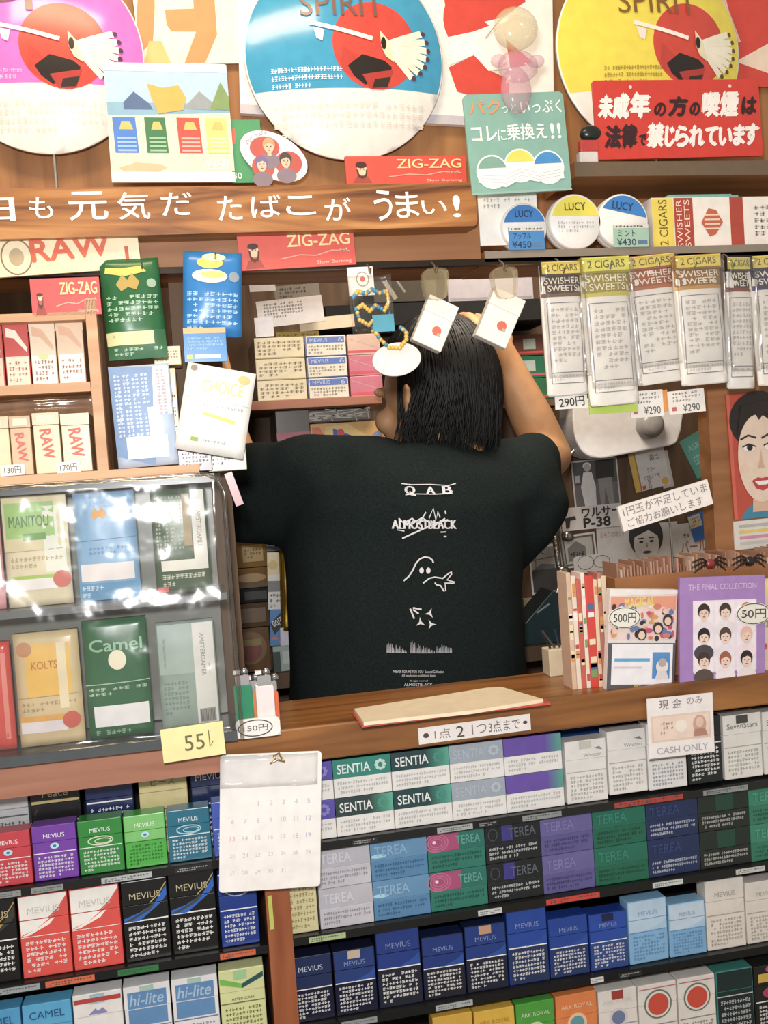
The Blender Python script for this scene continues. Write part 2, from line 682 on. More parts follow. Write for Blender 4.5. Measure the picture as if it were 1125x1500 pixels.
def rack(name, label, x0, x1, tiers):
    t = thing(name, label, 'rack', ((x0 + x1) / 2, 0, ZR - 0.15))
    h = (x1 - x0) / 2 - 0.001
    b = B()
    b.box(-h, h, 0.112, 0.118, 0, ztb - ZR + 0.145, '#20201fm')
    b.build('back_panel', t)
    for zt, th, lb in tiers:
        b = B()
        z = zt - (ZR - 0.15)
        b.box(-h, h, -0.009, 0.112, z - th, z - 0.0005, '#1a1b1bg')
        b.build('shelf', t)
        for px0, px1, tx, cc in lb:
            xx0, xx1 = Xat(px0, zt, -0.01) - (x0 + x1) / 2, Xat(px1, zt, -0.01) - (x0 + x1) / 2
            q = B(xx1 - xx0, th * 0.62, int(px0))
            q.off = ((xx0 + xx1) / 2, 0, 0)
            q.box(-q.W / 2, q.W / 2, 0, 0.0012, 0, q.H, cc)
            if tx:
                q.text(tx, .08, .2, .92, .8, '#2a2a2a' if cc != '#26282a' else '#d8d8d8', 2, keep=True)
            else:
                q.lines(.06, .15, .94, .85, 2, '#55585a' if cc != '#26282a' else '#c8c8c8', 14)
            s = q.build('price_label', t)
            s.location = (0, -0.0102, z - th * 0.86)
    return t


zL1, zL2 = base_line(150, 1283, -0.009), base_line(187, 1416, -0.009)
zA, zB_, zC_ = base_line(640, 1210, -0.009), base_line(720, 1328, -0.009), base_line(554, 1485, -0.009)
zD = P(900, 1560, -.009).z
zL3 = P(200, 1562, -.009).z
rack('cigarette_rack', 'black three-tier cigarette rack left of the reddish wooden post', -0.86, XPL, [
    (zL1, 0.010, ((45, 92, '', '#8f9494'), (148, 222, '', '#b4b8b8'), (-10, 30, '', '#8f9494'), (255, 310, '', '#26282a'))),
    (zL2, 0.010, ((66, 138, '', '#d8653a'), (172, 232, '', '#1f7a3c'), (-15, 58, '', '#9aa4a8'), (322, 374, '', '#d8653a'))),
    (zL3, 0.014, ())])
rack('cigarette_rack', 'black four-tier cigarette rack right of the reddish wooden post', XPR, 0.92, [
    (zA, 0.010, ((515, 553, '', '#26282a'), (640, 692, '', '#a8adad'), (700, 728, '', '#26282a'), (765, 822, '', '#8d9292'), (900, 1000, '', '#b23a2e'), (1030, 1095, '', '#8d9292'))),
    (zB_, 0.010, ((452, 506, '', '#a9bf86'), (700, 735, '', '#c9cccc'), (800, 878, '', '#cf3a2c'), (956, 1000, '', '#c9d2cc'), (1078, 1120, '', '#c8c8c4'))),
    (zC_, 0.010, ((500, 552, '', '#8e979a'), (638, 692, '', '#aab0b4'), (865, 884, '', '#d8d8d8'), (906, 940, '', '#26282a'))),
    (zD, 0.014, ())])


# ================================================================ cigarette packs
def pack(label, group, x0, x1, zb, H, c, top=None, low=None, brand='', bc='#f2f2f2', wc='#f0f0f0', art=None, Y=0.0, split=0.5, rows=6, nch=11, dep=0.022, seal=None, cat='cigarette pack'):
    """upright flip-top pack: body with the warning print, hinged lid with the brand"""
    W = x1 - x0 - 0.0012
    top = top or c
    low = low or c
    t = thing('cigarette_pack', label, cat, ((x0 + x1) / 2, Y, zb), (0, 0, random.uniform(-.02, .02)), group)
    hl = 0.70
    sd = int(abs(x0) * 1e5) + int(zb * 1e4)
    b = B(W, H, sd)
    b.box(-W / 2, W / 2, 0, dep, 0, H * hl - 0.0004, c)
    b.rect(0.02, 0.015, 0.98, split, low, 1)
    b.rect(0.02, split, 0.98, hl - .006, top, 1)
    b.rect(0.02, split - 0.008, 0.98, split + 0.008, wc, 2)
    b.lines(0.09, 0.05, 0.91, split - 0.05, rows, wc, nch, 2)
    if art:
        art(b, 0)
    b.build('body', t, bevel=0.0009)
    q = B(W, H, sd)
    q.box(-W / 2, W / 2, -0.0002, dep + 0.0002, H * hl, H, c)
    q.off = (0, -0.0002, 0)
    q.rect(0.02, hl + .006, 0.98, 0.985, top, 1)
    if brand:
        q.text(brand, 0.12, 0.77, 0.88, 0.85, bc, 3, keep=True)
    if art:
        art(q, 1)
    ld = q.build('lid', t, bevel=0.0009)
    if seal:
        k = B(W * .3, H * .13, sd)
        k.box(-k.W / 2, k.W / 2, -.0009, -.0004, H * .86, H * .985, seal)
        k.build('tax_seal', ld)
    return t


def rowpacks(zb, Y, items, group, sink=0.0):
    for it in items:
        it = dict(it)
        px0, px1 = it.pop('x')
        label = it.pop('label')
        ytop = it.pop('top_px', None)
        z = zb - sink + it.pop('dz', 0.0)
        xa, xb = Xat(px0, z, Y), Xat(px1, z, Y)
        H = it.pop('H', None)
        if ytop:
            zt = P((px0 + px1) / 2 - 6, ytop, Y).z
            H = zt - z
        pack(label, group, xa, xb, z, H or 0.09, Y=Y, **it)


def swoosh(b, k, c1, c2, c3, full=True):
    """sweeping leaf pattern rising to the right across the seam of the lid"""
    if k == 0:
        if full:
            b.pl([(.02, .5), (.98, .5), (.98, .695), (.62, .695), (.35, .585), (.04, .525)], c1, 2)
        else:
            b.pl([(.02, .5), (.36, .5), (.62, .60), (.86, .695), (.70, .695), (.36, .60), (.02, .55)], c1, 2)
        b.pl([(.02, .51), (.18, .515), (.60, .62), (.72, .695), (.66, .695), (.40, .60)], c2, 3)
    else:
        if full:
            b.pl([(.63, .706), (.98, .706), (.98, .93), (.82, .80)], c1, 2)
        else:
            b.pl([(.72, .706), (.88, .706), (.98, .78), (.98, .90)], c1, 2)
        b.stroke([(.60, .706), (.80, .80), (.98, .94)], 0.0012, c3, 3)


def gem(b, k, c='#bfe6f0'):
    if k == 0:
        b.ell(.5, .62, .10, .07, c, 3)
        b.ell(.5, .62, .04, .03, '#2a7fb0', 4)


def curl(b, k, c='#d9e6c0'):
    if k == 0:
        b.ring(.5, .61, .28, .10, .0012, c, 3)
        b.ring(.55, .60, .18, .06, .0010, c, 3)


G1 = 'bright flip-top packs on the upper left tier'
rowpacks(zL1, 0.0, [
    dict(x=(-18, 50), label='red pack with white brand name at the left end of the upper left tier', c='#d23a48g', brand='MEVIUS', art=gem, top_px=1219),
    dict(x=(51, 117), label='purple pack between the red and the dark green pack', c='#7d3fb2g', brand='MEVIUS', art=gem, top_px=1208),
    dict(x=(118, 184), label='darker green pack with a curl emblem right of the purple pack', c='#259036g', brand='MEVIUS', art=curl, top_px=1200),
    dict(x=(185, 247), label='light green pack right of the darker green pack', c='#43b83cg', top='#7acb6a', wc='#1f6a22', brand='MEVIUS', art=gem, top_px=1193),
    dict(x=(248, 312), label='teal pack with a curl emblem right of the light green pack', c='#1f7590g', brand='MEVIUS', art=lambda b, k: curl(b, k, '#a9dbe6'), top_px=1185),
    dict(x=(314, 380), label='blue pack half hidden by the hanging white calendar', c='#4a66c8g', brand='MEVIUS', top_px=1172)], G1)
G2 = 'packs standing behind the bright packs on the upper left tier'
rowpacks(zL1, 0.034, [
    dict(x=(-20, 50), label='pale grey pack behind the red pack', c='#b9bcc0g', wc='#55585c', H=.104, split=.62, rows=9),
    dict(x=(52, 126), label='black and gold pack behind the purple pack', c='#141516g', brand='Peace', bc='#d8d0b0', H=.105, art=lambda b, k: b.rect(.02, .705, .98, .735, '#b8a468', 3) if k else None),
    dict(x=(132, 203), label='navy pack with white print behind the dark green pack', c='#1f2c5eg', H=.102, split=.66, rows=9),
    dict(x=(210, 282), label='cream gold pack behind the light green pack', c='#d6c68ag', wc='#8a7640', H=.102, brand='ピース', bc='#8a7640'),
    dict(x=(286, 345), label='navy pack behind the teal pack', c='#1c2a55g', brand='MEVIUS', H=.101)], G2)

G3 = 'packs on the middle left tier'
red2 = lambda b, k: swoosh(b, k, '#e4473c', '#f3efe8', '#e4473c')
blk2 = lambda b, k: swoosh(b, k, '#2468c8', '#3b4650', '#b8a868', False)
gold2 = lambda b, k: swoosh(b, k, '#3b3a30', '#c09a50', '#c09a50', False)
rowpacks(zL2, 0.0, [
    dict(x=(-40, 32), label='black pack with a gold swoosh at the left end of the middle left tier', c='#191c1eg', brand='MEVIUS', bc='#c9b880', art=gold2, top_px=1318, nch=10),
    dict(x=(34, 108), label='red and white pack standing against the black pack with the gold swoosh', c='#e5483eg', top='#f3efe8', low='#e5483e', brand='MEVIUS', bc='#c8c4bc', art=red2, top_px=1308, nch=9),
    dict(x=(109, 183), label='red and white pack standing against the black pack with the blue swoosh', c='#e5483eg', top='#f3efe8', low='#e5483e', brand='MEVIUS', bc='#c8c4bc', art=red2, top_px=1298, nch=9),
    dict(x=(185, 253), label='black pack with a blue swoosh right beside the red and white packs', c='#15191bg', brand='MEVIUS', bc='#c8bc90', art=blk2, top_px=1288, nch=9),
    dict(x=(254, 322), label='black pack with a blue swoosh beside the royal blue pack', c='#15191bg', brand='MEVIUS', bc='#c8bc90', art=blk2, top_px=1275, nch=9),
    dict(x=(325, 382), label='royal blue pack at the wooden post below the calendar', c='#1f3f96g', brand='MEVIUS', H=.083, rows=6, art=lambda b, k: b.ring(.5, .84, .38, .3, .0012, '#c8ccd8', 3) if k else None)], G3)

G4 = 'packs on the bottom left tier'


def hilite(b, k):
    if k == 0:
        b.rect(.08, .47, .92, .69, '#5b8fc4', 3)
    else:
        b.rect(.08, .705, .92, .92, '#5b8fc4', 3)
        b.text('hi-lite', .14, .74, .86, .89, '#a9c6e2', 4, 0.01, shear=.2)


def camel(b, k):
    if k:
        b.text('CAMEL', .12, .8, .88, .9, '#1f4f86', 4, keep=True)
    else:
        b.pl([(.3, .6), (.42, .66), (.5, .62), (.58, .66), (.72, .6), (.66, .54), (.5, .57), (.36, .54)], '#1f4f86', 4)


for z in (zL3,):
    rowpacks(z, 0.0, [
        dict(x=(-34, 39), label='sky blue pack at the left end of the bottom left tier', c='#4aa6dag', wc='#1f4f86', art=camel, top_px=1480, split=.42),
        dict(x=(40, 113), label='sky blue pack left of the white pack with the red band', c='#52b0e0g', wc='#1f4f86', art=camel, top_px=1468, split=.42),
        dict(x=(114, 187), label='white pack with a red band on the bottom left tier', c='#ece8e6g', wc='#8890a0', top_px=1453, seal='#9ec4d0', art=lambda b, k: (b.rect(.02, .88, .98, .94, '#c23a34', 3), b.pl([(.3, .72), (.45, .8), (.5, .76), (.6, .8), (.7, .72)], '#8a8ac0', 3)) if k else None),
        dict(x=(188, 257), label='white pack with a blue script panel right of the red banded pack', c='#e9e7eag', wc='#7078a0', art=hilite, top_px=1441, split=.44, seal='#a8c8b8'),
        dict(x=(258, 326), label='white pack with a blue script panel beside the pale yellow pack', c='#e9e7eag', wc='#7078a0', art=hilite, top_px=1430, split=.44, seal='#a8c8b8'),
        dict(x=(327, 394), label='pale yellow pack with a green ribbon beside the wooden post', c='#dcdf9cg', wc='#6f7a3a', top_px=1418, split=.55, rows=7, art=lambda b, k: (b.pl([(.02, .82), (.5, .74), (.5, .80), (.02, .9)], '#6fc040', 3), b.pl([(.5, .74), (.98, .86), (.98, .93), (.5, .8)], '#1f5a5a', 4), b.rect(.32, .86, .62, .98, '#9fd090', 3)) if k else b.text('AMERICAN', .25, .585, .75, .62, '#5a6040', 3))], G4)


# flat packs lying on their sides, two tiers
def flatbox(label, group, x0, x1, zb, H, c, low, name='', nc='#e8ecec', art=None, wc='#b8b8b8', rows=3, Y=0.0, sp=.5):
    W = x1 - x0 - 0.0008
    t = thing('tobacco_stick_pack', label, 'tobacco pack', ((x0 + x1) / 2, Y, zb), (0, 0, random.uniform(-.01, .01)), group)
    sd = int(abs(x0) * 1e5) + int(zb * 1e4)
    b = B(W, H, sd)
    b.box(-W / 2, W / 2, 0, 0.022, 0, H * sp, low)
    b.lines(.06, .08, .94, sp - .07, rows, wc, 20, 1)
    b.build('body', t, bevel=0.0006)
    q = B(W, H, sd)
    q.box(-W / 2, W / 2, 0, 0.022, H * sp + .0003, H - .0004, c)
    if art:
        art(q)
    if name:
        q.text(name, .07, .62, .64, .86, nc, 3, 0.012, keep=False)
    q.build('lid', t, bevel=0.0006)


def flower(b, c):
    for i in range(8):
        t = i * pi / 4
        b.ell(.82 + .07 * cos(t), .75 + .07 * b.W / b.H * sin(t), .035, .028, c, 3, 10)


def grad(b, c0, c1, u0=.55):
    a, d = lin(c0.rstrip('g')), lin(c1)
    for i in range(12):
        k = (i + .5) / 12
        cc = '#' + ''.join('%02x' % round(255 * ((1.055 * v ** (1 / 2.4) - .055) if v > .0031 else 12.92 * v)) for v in [a[j] + (d[j] - a[j]) * k for j in range(3)])
        b.rect(u0 + (1 - u0) * i / 12, .505, u0 + (1 - u0) * (i + 1) / 12, .985, cc, 1)


TH = 0.0445
PA = [(((460, 494), (467, 497))), (490, 577), (577, 663), (663, 743), (743, 828)]
GA = 'flat packs in two tiers on the top right tier'
for tier in (0, 1):
    z = zA + tier * TH
    w_ = ['lower', 'upper'][tier]
    xs = [Xat(p, zA, 0) for p in (404, 494, 579, 664, 743, 828)]
    flatbox('%s white pack with a violet band tucked behind the calendar' % w_, GA, xs[0], xs[1], z, TH, '#5a4fb0', '#e9e6e2', art=lambda b: flower(b, '#8f86d0'))
    if tier:
        flatbox('upper white pack with a bright teal name band', GA, xs[1], xs[2], z, TH, '#1f8a7a', '#e9e6e2', 'SENTIA', art=lambda b: flower(b, '#bfe0d8'))
    else:
        flatbox('lower white pack with a dark name band right of the violet pack', GA, xs[1], xs[2], z, TH, '#2c4444', '#e9e6e2', 'SENTIA', art=lambda b: (grad(b, '#2c4444', '#55b49a', .6), flower(b, '#3f9a84')))
    flatbox('%s white pack with a dark name band left of the grey band packs' % w_, GA, xs[2], xs[3], z, TH, '#20464a', '#e9e6e2', 'SENTIA', art=lambda b: (grad(b, '#20464a', '#4fae96', .6), flower(b, '#3a9482')))
    flatbox('%s white pack with a grey blue name band' % w_, GA, xs[3], xs[4], z, TH, '#9fabb8', '#e9e6e2', 'SENTIA', '#b0bac6', art=lambda b: flower(b, '#b4c2cc'))
    flatbox('%s white pack with a purple band fading to green' % w_, GA, xs[4], xs[5], z, TH, '#6b4fae', '#e9e6e2', art=lambda b: grad(b, '#6b4fae', '#4fa890', .72))


def winston(b, k):
    if k:
        b.text('Winston', .42, .73, .9, .79, '#9a9aa0', 3, keep=True)
        b.pl([(.7, .86), (.8, .84), (.92, .82), (.84, .88)], '#88888e', 3)


def stars(b, k):
    if k:
        b.text('SevenStars', .1, .78, .9, .87, '#77787c', 3, keep=True)


G5 = 'upright packs on the top right tier'
rowpacks(zA, 0.0, [
    dict(x=(831, 892), label='white pack right of the purple banded flat packs', c='#e8e4dfg', wc='#b4b0ac', art=winston, top_px=1084, seal='#c8c8b8'),
    dict(x=(893, 950), label='white pack left of the white pack under the cash notice', c='#ebe7e2g', wc='#b4b0ac', art=winston, top_px=1069, dz=0.004),
    dict(x=(951, 1008), label='white pack partly covered by the hanging cash notice', c='#e8e6e4g', wc='#9a9ca0', art=winston, top_px=1058, dz=0.003, split=.45),
    dict(x=(1009, 1060), label='black pack with white print beside the cash notice', c='#1d2426g', top_px=1050, split=.6, rows=8, nch=9, dz=0.003),
    dict(x=(1062, 1119), label='white pack with a seal notch right of the black pack', c='#e9e5dcg', wc='#b0aca4', art=stars, top_px=1046, seal='#4a4a46', dz=0.003),
    dict(x=(1120, 1178), label='white pack at the right end of the top right tier', c='#e6e2dag', wc='#b0aca4', art=stars, top_px=1040, dz=0.003)], G5)
xa, xb = Xat(827, zA, .045), Xat(930, zA, .045)
b = B(xb - xa, .105, 4)
b.box(-b.W / 2, b.W / 2, 0, .03, 0, b.H, '#1d3f7cg')
b.lines(.04, .86, .96, .97, 1, '#5fa0e0', 10, 1, False, .8)
o = b.build('cigarette_carton', bevel=.001)
o.location = ((xa + xb) / 2, .045, zA)
tag(o, 'dark blue carton with light blue print behind the white packs', 'carton')

# second tier: coloured flat packs
GB = 'coloured flat packs in two tiers on the second right tier'
TB = 0.0465
xs = [Xat(p, zB_, 0) for p in (470, 549, 632, 716, 797, 873, 951, 1027, 1101, 1180)]


def swirl(b):
    b.rect(.02, .51, .55, .97, '#b04a78', 1)
    for r in (.20, .15, .10):
        b.ring(.16, .74, r, r * .75, .0014, '#c76a92', 2, 20)
    b.ell(.12, .76, .03, .03, '#f0d8e4', 3)


for tier in (0, 1):
    z = zB_ + tier * TB
    w_ = ['lower', 'upper'][tier]
    S = 'TEREA'
    flatbox('%s silver lilac flat pack right of the cream pack' % w_, GB, xs[0], xs[1], z, TB, '#bab9c4', '#c4c2cc', S, '#d0d0d8', wc='#8f8f9c')
    flatbox('%s sky blue flat pack' % w_, GB, xs[1], xs[2], z, TB, '#5f93bd', '#4f86b4', S, '#86b0d2', wc='#33648e', art=lambda b: b.ell(.14, .62, .14, .035, '#9fd8ea', 2))
    flatbox('%s teal flat pack with a pink swirl' % w_, GB, xs[2], xs[3], z, TB, '#1f7468', '#1f7a68', '', wc='#13564a', art=lambda b: (swirl(b), b.text('TEREA', .5, .64, .92, .86, '#5aa594', 3, .01)))
    flatbox('%s black flat pack with a violet square and white print' % w_, GB, xs[3], xs[4], z, TB, '#1b2124', '#1b2124', '', wc='#c8cccc', rows=3, art=lambda b: (b.rect(.3, .55, .5, .97, '#3f3a8c', 1), b.text('TEREA', .42, .62, .92, .86, '#59626a', 3, .01), b.ring(.14, .74, .08, .1, .001, '#46505a', 2)))
    flatbox('%s dull purple flat pack' % w_, GB, xs[4], xs[5], z, TB, '#6a62a0', '#5e5896', S, '#7f78b4', wc='#443e74')
    flatbox('%s deep green flat pack right of the purple one' % w_, GB, xs[5], xs[6], z, TB, '#14705a', '#10684f', S, '#2a8870', wc='#0c4a3a')
    flatbox('%s navy flat pack with white print' % w_, GB, xs[6], xs[7], z, TB, '#22325c', '#22325c', S, '#33457a', wc='#c0c8d8', rows=3)
    flatbox('%s blackish green flat pack with white print' % w_, GB, xs[7], xs[8], z, TB, '#232e28', '#262a26', '', wc='#b8bcb4', rows=3, art=lambda b: b.rect(.35, .52, .7, .97, '#1f4a38', 1))
    flatbox('%s green flat pack at the right end of its row' % w_, GB, xs[8], xs[9], z, TB, '#2f8a6c', '#2a7c62', S, '#4aa084', wc='#185a46')
rowpacks(zB_, 0.0, [dict(x=(424, 468), label='cream pack with a red dot between the wooden post and the flat packs', c='#d9cf9cg', wc='#a89858', split=.66, rows=7, nch=8, H=.09, art=lambda b, k: b.ell(.5, .80, .12, .12, '#d8584a', 3) if k else None)], 'cream pack')

# third tier: blue packs
G6 = 'blue and white packs on the third right tier'


def fold(b, k, c='#2450a4', n='#7f93c0'):
    if k == 0:
        b.pl([(.45, .5), (.98, .52), (.98, .67), (.85, .60)], c, 2)
    else:
        b.text('MEVIUS', .15, .76, .85, .83, n, 4, keep=True)


def rowc(it):
    d = dict(c='#1a3f98g', art=fold, rows=7)
    d.update(it)
    return d


rowpacks(zC_, 0.0, [rowc(q) for q in [
    dict(x=(428, 492), label='dark navy pack with a silver name beside the wooden post', c='#141f38g', top='#182c5c', brand='MEVIUS', bc='#c4ccd8', art=None, top_px=1400),
    dict(x=(493, 555), label='dark blue pack with its bright foil top open left of the taller navy pack', c='#141f3ag', top='#1d3c80', top_px=1390, seal='#c8b49c'),
    dict(x=(556, 621), label='taller navy blue pack with black warning panel', c='#17285cg', top='#1d3a8c', low='#1a2030', top_px=1360),
    dict(x=(622, 684), label='navy blue pack below the grey price label', c='#16264eg', top='#1c3884', low='#171e2c', top_px=1370),
    dict(x=(685, 746), label='navy blue pack with its copper foil top open', c='#16284eg', top='#1b3c8a', low='#151f36', top_px=1354, seal='#c89878'),
    dict(x=(747, 806), label='royal blue pack right of the copper foil pack', top='#1d48a6', low='#23355e', top_px=1332),
    dict(x=(807, 865), label='royal blue pack below the red price label', top='#1c45a2', low='#22386c', top_px=1343),
    dict(x=(866, 922), label='royal blue pack with an open top beside the pale blue packs', top='#204cae', low='#2a4a8e', top_px=1337, seal='#10204a'),
    dict(x=(923, 981), label='pale sky blue pack beside the royal blue packs', c='#86bde6g', top='#b8d4ec', low='#7fb6e2', wc='#5a92c4', art=lambda b, k: fold(b, k, '#a4cae8', '#8aa4bc'), top_px=1318),
    dict(x=(982, 1036), label='pale sky blue pack beside the white packs', c='#86bde6g', top='#c0d6ea', low='#78b0de', wc='#5a92c4', art=lambda b, k: fold(b, k, '#a4cae8', '#8aa4bc'), top_px=1322),
    dict(x=(1037, 1094), label='white pack on the third tier beside the pale blue packs', c='#e4dcd2g', wc='#b0a498', art=lambda b, k: fold(b, k, '#dcd6d2', '#a8a29c'), top_px=1288),
    dict(x=(1095, 1152), label='white pack at the right end of the third tier', c='#e4dcd2g', wc='#b0a498', art=lambda b, k: fold(b, k, '#dcd6d2', '#a8a29c'), top_px=1290)]], G6)

G7 = 'packs on the bottom right tier'


def nose(b, k, c, s):
    """cut-off arched name and round emblem"""
    if k:
        b.text('ARK ROYAL', .12, .80, .88, .88, s, 4, .01, keep=True)
    else:
        b.ell(.5, .60, .24, .24, s, 2)
        b.ell(.5, .60, .17, .17, c, 3)


def lucky(b, k):
    if k:
        b.rect(.02, .92, .98, .935, '#c86a70', 3)
    b.ell(.5, .745 if k else .745, .34, .34, '#7a8474', 2) if False else None


def bull(b, k):
    """one round red emblem crossing the lid seam, drawn half on each part"""
    for r, c, l in ((.36, '#6f7a68', 3), (.32, '#e9e2da', 4), (.27, '#d8452c', 5)):
        b.ell(.5, .70, r, r, c, l, 24, 0 if k else pi, pi if k else 2 * pi)
    if k:
        b.rect(.02, .93, .98, .945, '#c86a70', 3)


rowpacks(zD, 0.0, [
    dict(x=(700, 760), label='yellow pack at the left of the bottom right tier', c='#e9b81cg', wc='#8a6a10', top_px=1478, art=lambda b, k: nose(b, k, '#e9b81c', '#b88a10')),
    dict(x=(640, 699), label='yellow pack leaning out of view left of the other yellow pack', c='#e3b020g', wc='#8a6a10', top_px=1486),
    dict(x=(761, 818), label='green pack between the yellow and the orange pack', c='#4aa832g', wc='#e0ecd0', top_px=1467, art=lambda b, k: nose(b, k, '#4aa832', '#c9d8b0')),
    dict(x=(819, 880), label='orange pack with a pale arched name', c='#ee8438g', wc='#f2dcc0', top_px=1455, art=lambda b, k: nose(b, k, '#5aa0a8', '#f0c8a0')),
    dict(x=(881, 938), label='white pack with a red seal right of the orange pack', c='#e9e2dag', wc='#9a96a0', top_px=1449, seal='#a83a2c', art=lambda b, k: nose(b, k, '#7080a8', '#d8d0d0')),
    dict(x=(939, 996), label='white pack with a round red emblem beside the red sealed pack', c='#e9e2dag', wc='#8a8a88', top_px=1440, art=bull, split=.4),
    dict(x=(997, 1052), label='white pack with a round red emblem beside the black pack', c='#e9e2dag', wc='#8a8a88', top_px=1430, art=bull, split=.4),
    dict(x=(1053, 1107), label='black pack with a teal frame on the bottom right tier', c='#3f8f88g', top='#14302e', low='#20282e', wc='#c0c8c8', top_px=1420, split=.62),
    dict(x=(1108, 1165), label='dark pack with pink and yellow print at the right end of the bottom tier', c='#2a2a26g', top_px=1412, split=.45, art=lambda b, k: (b.rect(.1, .75, .9, .88, '#d8b030', 3), b.ell(.5, .94, .2, .1, '#c84a7a', 3)) if k else b.ell(.5, .58, .3, .15, '#b83a5a', 3))], G7)


# ================================================================ signs above the opening
def px_uv(cx, cy, R):
    return lambda x, y: (.5 + (x - cx) / (2 * R), .5 - (y - cy) / (2 * R))


def disc_sign(label, cx, cy, R, Y, colr, cut_y, lx, ly, lr, title, prints):
    c = P(cx, cy, Y)
    Rm = (P(cx + R, cy, Y) - c).length
    zb = ZHT if cx < 700 else zb1
    t = thing('round_sign', label, 'sign', (c.x, Y, zb), (0, 0, 0), 'round domed shop signs')
    b = B(2 * Rm, 2 * Rm, int(cx))
    q = px_uv(cx, cy, R)
    b.extr([(Rm * cos(2 * pi * i / 72), Rm + Rm * sin(2 * pi * i / 72)) for i in range(72)], 0, 0.007, '#f4f0e6s', '#8c8a84g')
    k = math.asin(max(-1, min(1, (cy - cut_y) / R)))
    b.face([(Rm * .985 * cos(k + (pi - 2 * k) * i / 48), -LV, Rm + Rm * .985 * sin(k + (pi - 2 * k) * i / 48)) for i in range(49)], colr + 's')
    S = lr / 62.0

    def g(x, y):
        return q(lx + x * S, ly + y * S)
    b.ell(*q(lx, ly), lr / (2 * R), lr / (2 * R), '#d8402eg', 2, 40)
    b.pl([g(-42, 30), g(-20, 14), g(12, 22), g(22, 30), g(20, 44), g(4, 40), g(-18, 56), g(-34, 44)], '#2a2220g', 4)
    b.pl([g(-22, 42), g(24, 34), g(16, 52), g(8, 62), g(-10, 62)], '#b8342ag', 5)
    b.pl([g(-4, 48), g(20, 44), g(14, 58), g(-8, 60)], '#3a2a24g', 6)
    b.pl([g(-48, 0), g(-26, 20), g(-34, 46), g(-52, 34)], '#c93a2cg', 3)
    for i in range(7):
        a0 = rad(28 - i * 14)
        tip = (20 + 58 * cos(a0), 2 - 50 * sin(a0))
        b.stroke([g(14, 0), g(14 + (tip[0] - 14) * .5, (tip[1]) * .5 - 0), g(*tip)], 9.5 * S * Rm / R, '#f6f0d8g', 5 + i % 2)
        b.ell(*g(tip[0] + 3, tip[1]), 3.5 * S / (2 * R), 3.5 * S / (2 * R), '#5a3a50g' if colr != '#f0dc20' else '#6a4a1ag', 7, 10)
    b.pl([g(8, -20), g(20, -6), g(26, 24), g(14, 16), g(8, 2)], '#e9dfb6g', 8)
    b.ell(*g(12, -2), 4 * S / (2 * R), 9 * S / (2 * R), '#2a2220g', 9, 12)
    b.stroke([g(-92, -30), g(-50, -20), g(-4, -8)], 6 * S * Rm / R, '#f7f1e2g', 8)
    b.pl([g(-88, -24), g(-72, -20), g(-76, -4), g(-84, -8)], '#f7e8e2g', 7)
    for s_, x0, y0, x1, y1, cc in title:
        u0, v1 = q(x0, y0)
        u1, v0 = q(x1, y1)
        b.text(s_, u0, v0, u1, v1, cc, 8, 0.0)
    for x0, y0, x1, y1, rows, cc in prints:
        u0, v1 = q(x0, y0)
        u1, v0 = q(x1, y1)
        b.lines(u0, v0, u1, v1, rows, cc, 22, 5, True, .6)

    def dome(p):
        r = math.hypot(p.x, p.z - Rm) / Rm
        if p.y < 0.0035:
            p.y += 0.022 * min(1, r) ** 2.4
        else:
            p.y += 0.019
        return p
    o = b.build('disc', t, warp=dome, cut=0.012)
    o.location = (0, 0, c.z - Rm - zb)
    s = B()
    top = c.z - Rm - zb
    s.tube([(0.002, .026, top + .03), (0.002, .026, 0.0005)], .0018, '#d8d4ccx', 8)
    s.build('stick', t)


BT = '#7c5a50g'
disc_sign('pink domed round sign with a red emblem at the top left corner', 60, 68, 150, .055, '#dd6fd0', 121, 92, 65, 64,
          [('SPI', -62, -18, 52, 14, BT)], [(-10, 98, 30, 116, 2, '#f2c8ea'), (-20, 142, 170, 190, 4, '#ded8ce')])
disc_sign('blue domed round sign with a red emblem above the beam slogan', 510, 74, 145, .055, '#2fa0cc', 126, 550, 65, 62,
          [('SPIRIT', 446, -10, 566, 25, BT)], [(400, 94, 500, 126, 3, '#dff2f6'), (400, 142, 620, 190, 4, '#ded8ce')])
disc_sign('yellow domed round sign with a red emblem behind the red notice', 963, 64, 133, .055, '#f0dc20', 122, 1012, 63, 55,
          [('SPIRIT', 912, -8, 1024, 24, '#8a5a20g')], [(888, 90, 968, 116, 3, '#a89018')])


def poly_px(b, bl, br, tl, pts, c, l=1):
    """draw a polygon given in photo coordinates on a card fitted to bl, br, tl"""
    out = []
    ax, ay = br[0] - bl[0], br[1] - bl[1]
    bx, by = tl[0] - bl[0], tl[1] - bl[1]
    D = ax * by - ay * bx
    for x, y in pts:
        dx, dy = x - bl[0], y - bl[1]
        out.append(((dx * by - dy * bx) / D, (ax * dy - ay * dx) / D))
    b.pl(out, c, l)


def arc(cx, cy, rx, ry, a0, a1, n=14):
    return [(cx + rx * cos(rad(a0 + (a1 - a0) * i / n)), cy - ry * sin(rad(a0 + (a1 - a0) * i / n))) for i in range(n + 1)]


# large white panel with red shapes, behind the blue disc
q = ((352, 166), (812, 190), (352, -60))


